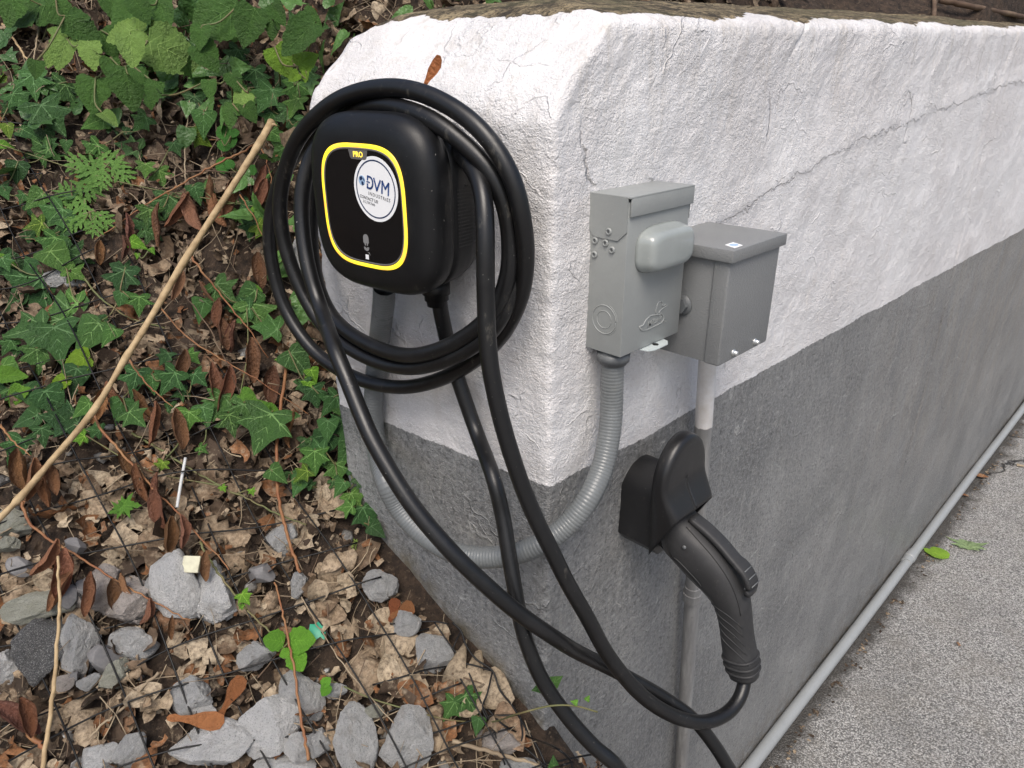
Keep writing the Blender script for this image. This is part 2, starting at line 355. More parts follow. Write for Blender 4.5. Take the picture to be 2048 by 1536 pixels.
# ------------------------------------------------------------------ object helpers
def link(name, me, m=None, parent=None, smooth=True, world=True):
    if m is not None:
        for k in (m if isinstance(m, (list, tuple)) else [m]): me.materials.append(k)
    if smooth: me.shade_smooth()
    o = bpy.data.objects.new(name, me); COL.objects.link(o)
    if parent is not None:
        o.parent = parent
        if world and parent.name in WM: o.matrix_parent_inverse = WM[parent.name].inverted()
    return o
WM = {}
def thing(name, label, cat, loc=(0, 0, 0), mw=None, group=None):
    o = bpy.data.objects.new(name, None); COL.objects.link(o); o.empty_display_size = 0.05
    m = mw if mw is not None else Matrix.Translation(Vector([float(k) for k in loc]))
    o.matrix_world = m; WM[o.name] = m.copy()
    tag(o, label, cat, group); return o
def tag(o, label=None, cat=None, group=None, kind=None):
    if label: o['label'] = label
    if cat: o['category'] = cat
    if group: o['group'] = group
    if kind: o['kind'] = kind
    return o
def mesh(verts, faces, name='m'):
    me = bpy.data.meshes.new(name); me.from_pydata([tuple(map(float, v)) for v in verts], [], [tuple(map(int, f)) for f in faces]); me.update(); return me
def fastmesh(V, Fq, name='m', tint=None, tintname='tint'):
    """V (n,3) array; Fq (m,k) array of equal-size faces"""
    me = bpy.data.meshes.new(name); V = np.asarray(V, np.float32); Fq = np.asarray(Fq, np.int32); k = Fq.shape[1]
    me.vertices.add(len(V)); me.vertices.foreach_set('co', V.ravel())
    me.loops.add(Fq.size); me.loops.foreach_set('vertex_index', Fq.ravel())
    me.polygons.add(len(Fq)); me.polygons.foreach_set('loop_start', np.arange(0, Fq.size, k, dtype=np.int32))
    try: me.polygons.foreach_set('loop_total', np.full(len(Fq), k, np.int32))
    except Exception: pass
    me.update(calc_edges=True)
    if tint is not None:
        a = me.attributes.new(tintname, 'FLOAT', 'POINT'); a.data.foreach_set('value', np.asarray(tint, np.float32))
    return me
def catmull(P, n=8, cols=None):
    P = np.asarray(P, float); Q = np.vstack([2 * P[0] - P[1], P, 2 * P[-1] - P[-2]]); out = []
    for i in range(1, len(Q) - 2):
        p0, p1, p2, p3 = Q[i - 1], Q[i], Q[i + 1], Q[i + 2]
        for k in range(n):
            t = k / n
            out.append(0.5 * (2 * p1 + (p2 - p0) * t + (2 * p0 - 5 * p1 + 4 * p2 - p3) * t * t + (3 * p1 - p0 - 3 * p2 + p3) * t ** 3))
    out.append(P[-1]); return np.array(out)
def tube_arrays(P, r, ns=12, cap=True):
    P = np.asarray(P, float); n = len(P); r = np.broadcast_to(np.asarray(r, float), (n,)) if np.ndim(r) < 2 else r
    T = np.gradient(P, axis=0); T /= np.linalg.norm(T, axis=1)[:, None] + 1e-12
    a = np.array([0, 0, 1.0]) if abs(T[0][2]) < 0.9 else np.array([1.0, 0, 0])
    N = np.cross(T[0], a); N /= np.linalg.norm(N); V = []
    for i in range(n):
        N = N - T[i] * (N @ T[i]); N /= np.linalg.norm(N); B = np.cross(T[i], N)
        th = np.arange(ns) * 2 * math.pi / ns
        V.append(P[i] + r[i] * (np.cos(th)[:, None] * N + np.sin(th)[:, None] * B))
    V = np.vstack(V); i = np.arange(n - 1)[:, None] * ns; j = np.arange(ns)[None]; j2 = (j + 1) % ns
    Fc = np.stack([i + j, i + j2, i + ns + j2, i + ns + j], -1).reshape(-1, 4)
    return V, Fc
def tube(P, r, ns=12, caps=True):
    V, Fc = tube_arrays(P, r, ns); me_f = [tuple(f) for f in Fc]
    if caps: me_f.append(tuple(range(ns - 1, -1, -1))); me_f.append(tuple(len(V) - ns + k for k in range(ns)))
    return mesh(V, me_f)
def box(x0, x1, y0, y1, z0, z1, bev=0.0, seg=2):
    bm = bmesh.new(); bmesh.ops.create_cube(bm, size=1)
    for v in bm.verts: v.co = Vector(((x0 + x1) / 2 + v.co.x * (x1 - x0), (y0 + y1) / 2 + v.co.y * (y1 - y0), (z0 + z1) / 2 + v.co.z * (z1 - z0)))
    if bev: bmesh.ops.bevel(bm, geom=bm.edges[:], offset=bev, segments=seg, affect='EDGES', profile=0.5)
    me = bpy.data.meshes.new('b'); bm.to_mesh(me); bm.free(); return me
def set_sharp(me, ang=35):
    try: me.set_sharp_from_angle(angle=R_(ang))
    except Exception: pass
    return me
def prism(poly, y0, y1, axis='y', bev=0.0):
    """closed 2D outline (a,b) extruded; axis y -> (a, y, b); z -> (a,b,z); x -> (x,a,b)"""
    bm = bmesh.new()
    def p3(a, b, c): return {'y': (a, c, b), 'z': (a, b, c), 'x': (c, a, b)}[axis]
    v0 = [bm.verts.new(p3(a, b, y0)) for a, b in poly]; v1 = [bm.verts.new(p3(a, b, y1)) for a, b in poly]
    n = len(poly); bm.faces.new(v0); bm.faces.new(v1[::-1])
    for i in range(n): bm.faces.new((v0[i], v0[(i + 1) % n], v1[(i + 1) % n], v1[i]))
    bmesh.ops.recalc_face_normals(bm, faces=bm.faces[:])
    if bev: bmesh.ops.bevel(bm, geom=[e for e in bm.edges if e.calc_face_angle(0) > 0.5], offset=bev, segments=2, affect='EDGES')
    me = bpy.data.meshes.new('p'); bm.to_mesh(me); bm.free(); return set_sharp(me)
def superell(hw, hh, e, n=72):
    t = np.arange(n) * 2 * math.pi / n; c, s = np.cos(t), np.sin(t)
    return np.stack([hw * np.sign(c) * np.abs(c) ** (2 / e), hh * np.sign(s) * np.abs(s) ** (2 / e)], 1)
def loft(sections, cap0=True, cap1=True):
    """sections: list of (n,3) rings"""
    V = np.vstack(sections); n = len(sections[0]); Fc = []
    for i in range(len(sections) - 1):
        for j in range(n): k = (j + 1) % n; Fc.append((i * n + j, i * n + k, (i + 1) * n + k, (i + 1) * n + j))
    if cap0: Fc.append(tuple(range(n - 1, -1, -1)))
    if cap1: Fc.append(tuple(len(V) - n + k for k in range(n)))
    return mesh(V, Fc)
def ring2(outer, inner, z0, z1):
    n = len(outer); V = [(*p, z1) for p in outer] + [(*p, z1) for p in inner] + [(*p, z0) for p in outer] + [(*p, z0) for p in inner]; Fc = []
    for i in range(n):
        k = (i + 1) % n
        Fc += [(i, k, n + k, n + i), (2 * n + i, 2 * n + k, k, i), (n + i, n + k, 3 * n + k, 3 * n + i)]
    return mesh(V, Fc)
def text(name, s, size, m, parent, mtx, ext=0.0001, bold=0.0, space=1.0, world=False, shear=0.0, ax='CENTER'):
    cu = bpy.data.curves.new('t', 'FONT'); cu.body = s; cu.size = size; cu.extrude = ext; cu.offset = bold; cu.space_character = space
    cu.align_x = ax; cu.align_y = 'CENTER'; cu.shear = shear; cu.resolution_u = 2
    ob = bpy.data.objects.new('t', cu); COL.objects.link(ob); dg = bpy.context.evaluated_depsgraph_get(); dg.update()
    me = bpy.data.meshes.new_from_object(ob.evaluated_get(dg)); bpy.data.objects.remove(ob); bpy.data.curves.remove(cu)
    me.transform(mtx); me.materials.clear()
    return link(name, me, m, parent, smooth=False, world=world)

# ================================================================== GROUND
nx, ny = 2, 2
o = link('asphalt_pavement', fastmesh([(-40, -60, 0), (60, -60, 0), (60, 60, 0), (-40, 60, 0)], [(0, 1, 2, 3)]), M_ASPH, smooth=False)
tag(o, kind='structure')
xs = np.concatenate([np.linspace(-6, -1.5, 60), np.linspace(-1.49, 1.2, 270), np.linspace(1.22, 6, 140)])
ys = np.concatenate([np.linspace(-2.0, -1.02, 30), np.linspace(-1.0, 2.2, 320), np.linspace(2.23, 7, 120)])
gx, gy = np.meshgrid(xs, ys, indexing='ij'); gz = H(gx, gy)
idx = np.arange(gx.size).reshape(gx.shape)
q = np.stack([idx[:-1, :-1], idx[1:, :-1], idx[1:, 1:], idx[:-1, 1:]], -1).reshape(-1, 4)
o = link('hillside', fastmesh(np.stack([gx, gy, gz], -1).reshape(-1, 3), q), M_SOIL); tag(o, kind='structure')

# ================================================================== RETAINING WALL
def build_wall():
    LEN = 9.0
    sx = [0.0]
    while sx[-1] < LEN: sx.append(sx[-1] + 0.0042 + 0.010 * max(0, sx[-1] - 0.9))
    sx = np.array(sx); sx[-1] = LEN
    sh = np.arange(0, WALL_W, 0.0045)
    rc = 0.011
    zs = list(np.arange(-0.05, 1.60, 0.0055))
    # profile levels above: (z, end setback, front setback, moss)
    top = []
    prof_e = [(1.600, 0.0), (1.612, 0.004), (1.63, 0.018), (1.65, 0.038), (1.67, 0.060), (1.69, 0.084), (1.70, 0.100), (1.709, 0.12), (1.716, 0.145), (1.722, 0.18), (1.727, 0.24), (1.730, 0.30)]
    prof_r = [(1.600, 0.0), (1.66, 0.0), (1.682, 0.001), (1.690, 0.004), (1.695, 0.010), (1.700, 0.022), (1.706, 0.045), (1.714, 0.09), (1.722, 0.14), (1.728, 0.17), (1.730, 0.185)]
    lv = [1.6055, 1.611, 1.617, 1.623, 1.629, 1.635, 1.641, 1.647, 1.653, 1.659, 1.664, 1.669, 1.674, 1.679, 1.684, 1.688, 1.692, 1.695, 1.698, 1.701, 1.704, 1.7075, 1.711, 1.7145, 1.718, 1.7215, 1.725, 1.7275, 1.730]
    zs = zs + lv
    pe = np.array(prof_e); pr = np.array(prof_r); rings = []; mossv = []; soilv = []; ledv = []
    for z in zs:
        e = np.interp(z, pe[:, 0], pe[:, 1]); r = np.interp(z, pr[:, 0], pr[:, 1])
        c0 = -EN * (-e)                                  # end face offset inward
        # contour: rear-left -> corner along end face
        hh = sh[::-1]
        hmax = WALL_W - max(0, (z - 1.69)) * 1.2
        hh = hh * (hmax / WALL_W)
        # corner sits where end plane (setback e) meets front plane y = r
        k = (r - EN[1] * e) / EH[1]
        A = EN[None] * e + EH[None] * (k + hh[:, None] * ((hmax - k) / hmax)); A[:, 2] = z
        x0 = A[-1, 0]
        B = np.stack([x0 + sx * (LEN - x0) / LEN, np.full_like(sx, r), np.full_like(sx, z)], 1)
        C = np.concatenate([A[:-1], B])
        # round the corner
        na = len(A) - 1
        lo, hi = na - 4, na + 4
        C2 = C.copy()
        for it in range(3):
            C2[lo:hi + 1] = (C2[lo - 1:hi] + C2[lo:hi + 1] * 2 + C2[lo + 1:hi + 2]) / 4
        C = C2
        # height rises along the wall near its top
        lift = 0.026 * np.clip(C[:, 0], 0, 9) * sstep(1.2, 1.69, z) if z > 1.2 else 0
        C[:, 2] += lift
        yb = WALL_W + 0.02 - max(0, z - 1.69) * 1.5
        back = np.array([[LEN, yb, z], [LEN * 0.5, yb, z], [2.0, yb, z], [0.6, yb, z], [C[0][0] + 0.12, yb, z], [C[0][0] + 0.05, yb, z]])
        back[:, 2] += 0.026 * np.clip(back[:, 0], 0, 9) * (sstep(1.2, 1.69, z) if z > 1.2 else 0)
        # relief displacement outward
        s = np.concatenate([-hh[:-1], sx]); zz = C[:, 2]
        d = 0.0035 * fbm(s * 5, zz * 5, 21, 3) + 0.0012 * fbm(s * 24, zz * 24, 31, 3) + 0.0010 * fbm(s * 110, zz * 110, 41, 2)
        d = d * (0.6 + 0.9 * sstep(0.9, 1.3, zz))
        # corner bead of paint lumps
        d = d + 0.0035 * np.exp(-(s / 0.010) ** 2) * vnoise(s * 0 + 3, zz * 110, 55)
        # old shuttering ledges on the long face
        lx = np.array([0.0, .30, .36, .44, .50, .58, .66, .78, .85, 1.0, 1.15, 1.3, 1.45, 1.6, 1.75, 2.2])
        lz = np.array([1.30, 1.445, 1.458, 1.47, 1.492, 1.500, 1.515, 1.535, 1.54, 1.55, 1.565, 1.575, 1.59, 1.60, 1.612, 1.62])
        zl = np.interp(s, lx, lz) + 0.012 * fbm(s * 9, s * 0 + 2, 61, 3) + 0.014 * fbm(s * 45, s * 0, 62, 3)
        led = sstep(-0.004, 0.003, zz - zl) * (1 - sstep(0.0, 0.10, zz - zl))
        d = d + 0.0022 * led * sstep(0.26, 0.36, s) * np.clip(0.8 + 1.0 * fbm(s * 8, s * 0 + 9, 64, 2), 0.5, 1.5)
        # ledge below the sloping cap of the end face
        he = -s; ze = 1.617 + 0.006 * fbm(he * 22, he * 0, 71, 2) + 0.012 * np.exp(-((he - 0.12) / 0.05) ** 2) * -1
        d = d + np.where(s < 0, 0.0030 * sstep(-0.003, 0.003, zz - ze) * (1 - sstep(0.02, 0.06, zz - ze)), 0)
        # bite at a leak in the top edge, and a vertical joint further along
        d = d - 0.004 * np.exp(-((s - 0.455) / 0.003) ** 2) * sstep(1.64, 1.69, zz) - 0.004 * np.exp(-((s - 1.66) / 0.006) ** 2)
        nrm = np.zeros_like(C); nrm[:na] = -EN; nrm[na:] = (0, -1, 0); nrm[lo:hi + 1] = (np.array([-0.65, -0.75, 0]))
        tilt = 0.9 * (1.0 if z > 1.62 else 0.0)
        nrm[:, 2] += tilt * (np.arange(len(C)) < na) + (0.8 if z > 1.69 else 0) * (np.arange(len(C)) >= na)
        C = C + nrm * d[:, None]
        # ragged rear-left edge
        C[0:3] += (0.006 * fbm(np.array([1.0, 2, 3]), np.full(3, z * 40), 81, 3))[:, None] * EH[None]
        ring = np.concatenate([C, back]); rings.append(ring)
        edge = 1.700 + 0.010 * fbm(s * 9, s * 0 + 4, 91, 3) + 0.007 * np.exp(-((s - 0.455) / 0.03) ** 2) * -1
        edge = np.where(s < 0, 1.707 + 0.012 * fbm(s * 14, s * 0 + 7, 93, 3), edge)
        mv = np.clip(0.5 + (z - edge) / 0.010, 0, 1); mv = np.concatenate([mv, np.ones(len(back))]); mossv.append(mv)
        ledv.append(np.concatenate([np.where(s > .24, zz - np.interp(s, lx, lz), 9.0), np.full(len(back), 9.0)]))
        hz = H(C[:, 0], C[:, 1] - 0.0, True)
        so = np.where(s < 0.0, 1 - sstep(0.0, 0.055, zz - hz), 0); soilv.append(np.concatenate([so, np.zeros(len(back))]))
    n = len(rings[0]); V = np.vstack(rings); L = len(rings)
    i = np.arange(L - 1)[:, None] * n; j = np.arange(n)[None]; j2 = (j + 1) % n
    Fq = np.stack([i + j, i + j2, i + n + j2, i + n + j], -1).reshape(-1, 4)
    me = fastmesh(V, Fq, tint=np.concatenate(mossv), tintname='moss')
    a = me.attributes.new('soil', 'FLOAT', 'POINT'); a.data.foreach_set('value', np.concatenate(soilv).astype(np.float32))
    a = me.attributes.new('ledge', 'FLOAT', 'POINT'); a.data.foreach_set('value', np.concatenate(ledv).astype(np.float32))
    # close the top with a crowned strip of quads between end/front row and rear row
    o = link('retaining_wall', me, M_WALL)
    tag(o, 'thick stuccoed retaining wall painted white above and dark grey below, with mossy bare top', 'retaining wall')
    last = rings[-1]; na = len(sh) - 1
    m0 = len(sh) - 1
    # lid: end row (h) and front row meet a straight ridge at the rear
    tv = [tuple(p) for p in last]; fcs = []
    nb = 6; bl = n - 1
    cx_ = len(last) - 1
    # simple fan from the rear-left corner point out to the front row
    front = list(range(0, n - nb)); rear = list(range(n - 1, n - nb - 1, -1))
    rx = [last[k][0] for k in rear]
    cur = 0
    for a_, b_ in zip(front[:-1], front[1:]):
        while cur < len(rear) - 1 and last[b_][0] > rx[cur + 1]:
            fcs.append((a_, rear[cur + 1], rear[cur])); cur += 1
        fcs.append((a_, b_, rear[cur]))
    me2 = mesh(tv, fcs); bm = bmesh.new(); bm.from_mesh(me2); bmesh.ops.recalc_face_normals(bm, faces=bm.faces[:])
    for f in bm.faces:
        if f.normal.z < 0: f.normal_flip()
    bm.to_mesh(me2); bm.free()
    at = me2.attributes.new('moss', 'FLOAT', 'POINT'); at.data.foreach_set('value', np.ones(len(tv), np.float32))
    at = me2.attributes.new('ledge', 'FLOAT', 'POINT'); at.data.foreach_set('value', np.full(len(tv), 9.0, np.float32))
    c = link('wall_top', me2, M_WALL, None); c.parent = o
build_wall()

# ================================================================== EV CHARGER
CH, CZ = 0.171, 1.518
cm = Matrix.Identity(4)
for i in range(3):
    cm[i][0] = -EH[i]; cm[i][1] = (0, 0, 1)[i]; cm[i][2] = -EN[i]; cm[i][3] = (EH * CH)[i] + (0, 0, CZ)[i]
ch = thing('car_charger', 'black rounded wall charger with glowing yellow ring and round white sticker', 'EV charger', mw=cm)
def L(name, me, m, smooth=True, parent=ch): return link(name, me, m, parent, smooth, world=False)
def sect(d, w, h, e, dy=0.0): return np.hstack([superell(w, h, e) + np.array([0, dy]), np.full((72, 1), d)])
ch_body = L('rear_housing', loft([sect(0.002, .074, .076, 3.2), sect(.012, .078, .080, 3.4), sect(.016, .085, .086, 3.6), sect(.03, .0885, .0885, 3.8), sect(.05, .0905, .0905, 3.8), sect(.0625, .0910, .0910, 3.8)]), M_BLK)
cover_s = []
for d, w in [(.0632, .0905), (.0636, .0932), (.070, .0945), (.078, .0952), (.085, .0945), (.090, .0925), (.0945, .0890), (.0978, .0840), (.0995, .0785), (.1004, .0720), (.1008, .0660)]:
    cover_s.append(sect(d, w, w * .985, 3.5))
front = L('front_cover', loft(cover_s), M_BLK)
L('screen_panel', loft([sect(.1006, .0590, .0590, 3.6), sect(.1014, .0588, .0588, 3.6)]), M_GLOSS, smooth=False)
L('light_ring', ring2(superell(.0637, .0637, 3.6), superell(.0596, .0596, 3.6), .1000, .1016), M_RING)
L('ring_trim', ring2(superell(.0596, .0596, 3.6), superell(.0583, .0575, 3.6), .1010, .1019), M_TAG)
tagp = [(-.0145, .0575), (-.0125, .0500), (-.0105, .0482), (.0105, .0482), (.0125, .0500), (.0145, .0575)]
pt = L('model_tag', prism(tagp, .1015, .1020, 'z'), M_TAG, smooth=False)
T = Matrix.Translation
text('lettering', 'PRO', .0078, M_GLOW, pt, T((0, .0528, .1021)), .00015, .0001, world=False)
stx = Matrix.Translation((.022, .020, 0)) @ Matrix.Rotation(R_(-9), 4, 'Z')
stk = thing_st = L('round_sticker', loft([np.hstack([superell(.0325, .0325, 2) + np.array([.022, .020]), np.full((72, 1), .1014)]), np.hstack([superell(.0325, .0325, 2) + np.array([.022, .020]), np.full((72, 1), .1018)])]), M_WPT, smooth=False)
def on_st(name, me, m): me.transform(stx); return L(name, me, m, False, stk)
on_st('sticker_border', ring2(superell(.0292, .0292, 2), superell(.0278, .0278, 2), .1017, .10195), M_NAVY)
gl = superell(.0050, .0050, 2, 72)
on_st('globe_mark', loft([np.hstack([gl + np.array([-.0205, .0045]), np.full((72, 1), z)]) for z in (.1017, .1020)]), M_PALEB)
for pts in ([(-.0238, .0075), (-.0205, .0088), (-.0190, .0070), (-.0205, .0052), (-.0222, .0040), (-.0240, .0052)], [(-.0205, .0040), (-.0180, .0035), (-.0172, .0010), (-.0195, -.0002), (-.0208, .0015)], [(-.0184, .0075), (-.0168, .0068), (-.0163, .0045), (-.0178, .0050)]):
    on_st('land_mark', prism(pts, .1019, .1022, 'z'), M_NAVY)
def stroke(P, w, z0=.1019, z1=.1022):
    bm = bmesh.new()
    for (ax_, ay_), (bx_, by_) in zip(P[:-1], P[1:]):
        l = math.hypot(bx_ - ax_, by_ - ay_); dx, dy = (bx_ - ax_) / l, (by_ - ay_) / l; e_ = w * .3
        q_ = [(ax_ - dx * e_ - dy * w / 2, ay_ - dy * e_ + dx * w / 2), (bx_ + dx * e_ - dy * w / 2, by_ + dy * e_ + dx * w / 2), (bx_ + dx * e_ + dy * w / 2, by_ + dy * e_ - dx * w / 2), (ax_ - dx * e_ + dy * w / 2, ay_ - dy * e_ - dx * w / 2)]
        bm.faces.new([bm.verts.new((a, b, z1)) for a, b in q_][::-1])
    bmesh.ops.recalc_face_normals(bm, faces=bm.faces[:])
    for f in bm.faces:
        if f.normal.z < 0: f.normal_flip()
    me = bpy.data.meshes.new('s'); bm.to_mesh(me); bm.free(); return me
yb_, yt_ = -.0008, .0108
Dp = [(-.0118, yt_), (-.0085, yt_)] + [(-.0085 + .0045 * math.sin(t), (yt_ + yb_) / 2 + (yt_ - yb_) / 2 * math.cos(t)) for t in np.linspace(.15, math.pi - .15, 9)] + [(-.0085, yb_), (-.0118, yb_)]
on_st('company_lettering', stroke(Dp, .0019), M_BLUE)
on_st('company_lettering', stroke([(-.0118, yt_), (-.0118, .0072)], .0019), M_BLUE); on_st('company_lettering', stroke([(-.0118, .0030), (-.0118, yb_)], .0019), M_BLUE)
on_st('company_lettering', stroke([(-.0130, .0052), (-.0085, .0052)], .0013), M_BLUE)
on_st('company_lettering', stroke([(-.0025, yt_), (.0022, yb_ + .0004), (.0069, yt_)], .0020), M_BLUE)
on_st('company_lettering', stroke([(.0098, yb_ - .0004), (.0098, yt_), (.0144, .0042), (.0190, yt_), (.0190, yb_ - .0004)], .0020), M_BLUE)
text('company_lettering', 'INDUSTRIES', .0050, M_DGREY, stk, stx @ T((.0058, -.0062, .1019)), .0001, .00002, 1.25)
text('contact_lettering', 'CONTACT US!', .0044, M_DGREY, stk, stx @ T((-.0095, -.0120, .1019)), .0001, .00005, 0.95)
text('phone_lettering', '212.739.7646', .0036, M_DGREY, stk, stx @ T((-.0092, -.0162, .1019)), .0001, .0, 0.95)
# plug emblem and card symbol
em = []
a = [(.0042 * math.cos(t), -.0325 + .0045 * math.sin(t)) for t in np.linspace(0, math.pi, 12)]
em = a + [(-.0042, -.0368), (-.0026, -.0385), (-.0022, -.0402), (-.0008, -.0402), (-.0008, -.0378), (.0008, -.0378), (.0008, -.0402), (.0022, -.0402), (.0026, -.0385), (.0042, -.0368)]
L('emblem', prism(em, .1013, .1017, 'z'), M_LOGO, False)
b = [(.0042 * math.cos(t), -.0418 + .0042 * math.sin(t)) for t in np.linspace(math.pi, 2 * math.pi, 12)]
L('emblem', prism(b + [(.0012, -.0418), (.0012, -.0428), (-.0012, -.0428), (-.0012, -.0418)][0:4], .1013, .1017, 'z'), M_LOGO, False)
L('card_symbol', prism([(-.0028, -.0550), (.0020, -.0550), (.0022, -.0500), (-.0026, -.0500)], .1013, .1017, 'z'), M_WPT, False)
arc = [(.0020 + .0026 * math.cos(t), -.0500 + .0026 * math.sin(t), .1016) for t in np.linspace(-.2, 1.8, 7)]
L('card_symbol', tube(arc, .00025, 5), M_LOGO)
# warning print on the right flank
sm = Matrix(((0, 0, 1, .0892), (0, 1, 0, 0), (-1, 0, 0, 0), (0, 0, 0, 1)))
text('warning_lettering', 'WARNING!', .0034, M_FAINT, ch_body, sm @ T((-.045, .022, .0003)), .0001, 0, 1.0)
bmv = []; bmf = []; rr = random.Random(3)
for k in range(17):
    y = .0185 - k * .0036; z = -.0545
    while z < -.0545 + (.026 if k % 5 != 4 else .012) + rr.random() * .006:
        w = .0008 + rr.random() * .0022; x = .0904 - (.0006 if z > -.045 else 0) - max(0, (z + .045)) * .07
        b0 = len(bmv); xx = .0909 - max(0.0, z + .050) * .045
        bmv += [(xx, y, -z), (xx, y, -z - w), (xx, y + .0013, -z - w), (xx, y + .0013, -z)]; bmf.append((b0, b0 + 1, b0 + 2, b0 + 3)); z += w + .0007
L('fine_print', mesh(bmv, bmf), M_FAINT, False)
for sx_, r0, y0, hh in ((.042, .0125, -.1075, .024),):
    P = [(sx_, y, .042) for y in (-.080, -.086, -.0862, -.1, -.1002, -.107, -.1072, -.114)]
    L('cable_gland', tube(P, [.0145, .0145, .0160, .0160, .0138, .0138, .0120, .0112], 20), M_BLK)
L('conduit_fitting', tube([(-.040, -.080, .047), (-.040, -.092, .047), (-.040, -.0922, .047), (-.040, -.098, .047)], [.0185, .0185, .0165, .0165], 20), M_FIT)

# ================================================================== CHARGING CABLE (one continuous run)
def crop1(x, y): return (500 + x / 2.258, 140 + y / 2.258)
coil = [  # (crop x, crop y, distance from the end face); from the left-hand lead back round to the right-hand lead
 (500, 1536, None), (440, 1400, None), (380, 1250, None), (320, 1080, .104), (265, 900, .094), (235, 700, .084), (240, 520, .074), (300, 350, .060),
 (430, 220, .050), (620, 185, .040), (800, 235, .035), (960, 340, .032), (1090, 470, .030), (1170, 650, .030), (1200, 850, .035), (1170, 1030, .044),
 (1080, 1190, .052), (900, 1305, .058), (700, 1345, .060), (500, 1285, .062), (340, 1165, .064), (235, 1000, .066), (160, 800, .068), (135, 620, .068),
 (160, 450, .068), (230, 290, .068), (360, 160, .068), (520, 92, .066), (700, 85, .064), (880, 150, .062), (1050, 280, .060), (1175, 470, .056),
 (1232, 680, .050), (1245, 880, .040), (1210, 1060, .034), (1110, 1230, .032), (920, 1370, .034), (710, 1432, .036), (500, 1400, .040), (300, 1280, .044), (160, 1080, .046),
 (95, 850, .046), (95, 650, .044), (160, 450, .042), (290, 285, .042), (440, 190, .050), (610, 160, .062), (790, 210, .068), (950, 320, .064), (1080, 455, .058), (1150, 610, .052),
 (1175, 780, .048), (1160, 950, .050), (1080, 1115, .056), (900, 1245, .062), (700, 1290, .066), (500, 1220, .062), (370, 1110, .056), (300, 950, .050), (275, 750, .044),
 (290, 520, .038), (360, 370, .032), (520, 260, .028), (740, 260, .030), (920, 350, .044), (1010, 450, .060), (1050, 560, .072), (1062, 700, .082), (1063, 850, .088)]
run3 = [(972, 600, .688), (975, 680, .698), (985, 760, .710), (1008, 860, .727), (1040, 960, .745), (1068, 1030, .758), (1100, 1095, .772), (1135, 1166, .788), (1174, 1234, .808), (1206, 1294, .83), (1236, 1338, .845), (1278, 1386, .865), (1322, 1419, .885), (1367, 1439, .905), (1411, 1444, .925), (1452, 1428, .942), (1478, 1398, .955), (1489, 1362, .963), (1487, 1340, .966)]
l3 = [(1456, 1534, .95), (1420, 1478, .94), (1381, 1433, .93), (1322, 1392, .915), (1263, 1359, .895), (1218, 1335, .880), (1159, 1306, .845), (1117, 1281, .81), (1033, 1223, .775), (954, 1154, .752), (895, 1095, .742), (821, 1006, .740), (752, 893, .748), (721, 825, .757), (695, 760, .769), (668, 694, .783)]
run1 = [(985, 950, .808), (1005, 1030, .808), (1018, 1110, .808), (1030, 1180, .808), (1043, 1250, .812), (1062, 1310, .818), (1090, 1370, .825), (1140, 1440, .835), (1190, 1495, .842), (1240, 1540, .85)]
pts = [P_end(877, 585, .042), P_end(882, 625, .036), P_end(900, 705, .024), P_end(925, 785, .022), P_end(955, 870, .026)] + [P_dep(*p) for p in run1]
pe = pts[-1]; ps = P_dep(*l3[0])
pts += [pe + np.array([.03, -.02, -.09]), (pe + ps) / 2 + np.array([.0, -.05, -.17]), ps + np.array([.03, -.03, -.09])]
pts += [P_dep(*p) for p in l3]
for x, y, d in coil[3:]:
    u, v = crop1(x, y); pts.append(P_end(u, v, d))
pts += [P_dep(*p) for p in run3]
pts = np.array(pts)
cab = catmull(pts, 7)
for _ in range(2): cab[1:-1] = (cab[:-2] + 2 * cab[1:-1] + cab[2:]) / 4
cb = thing('charging_cable', 'thick black charging cable coiled round the charger and hanging in long loops', 'cable', loc=cab[0])
link('cable_sheath', tube(cab, .0091, 20), M_RUB, cb)

# ================================================================== HOLSTER AND PLUG
hx = 0.190
ho = thing('plug_holster', 'black plastic holster with arched front plate fixed to the grey wall', 'plug holster', loc=(hx, 0, 1.10))
def arch(w, zb, zc, zt, n=14, lowtaper=0.0):
    """outline in x,z : flat sides, round top, narrowed foot"""
    pts = [(-w + lowtaper, zb), (w - lowtaper, zb), (w, zb + lowtaper * 1.2)]
    for t in np.linspace(0, math.pi, n): pts.append((w * math.cos(t), zc + (zt - zc) * math.sin(t)))
    pts.append((-w, zb + lowtaper * 1.2)); return [(hx + a, b) for a, b in pts]
def roof(w, zb, zs, zt, n=14, cut=.016):
    pts = [(-w + cut, zb), (w - cut, zb), (w, zb + cut * 1.1), (w, zs)]
    R0 = (w * w + (zt - zs) ** 2) / (2 * (zt - zs)); a0 = math.asin(min(1, w / R0))
    for t in np.linspace(a0, -a0, n)[1:-1]: pts.append((R0 * math.sin(t), zt - R0 + R0 * math.cos(t)))
    return [(hx + a, b) for a, b in pts + [(-w, zs), (-w, zb + cut * 1.1)]]
link('holster_body', prism(roof(.0405, 1.032, 1.116, 1.156), .004, -.058, 'y', .0010), M_HOLD, ho)
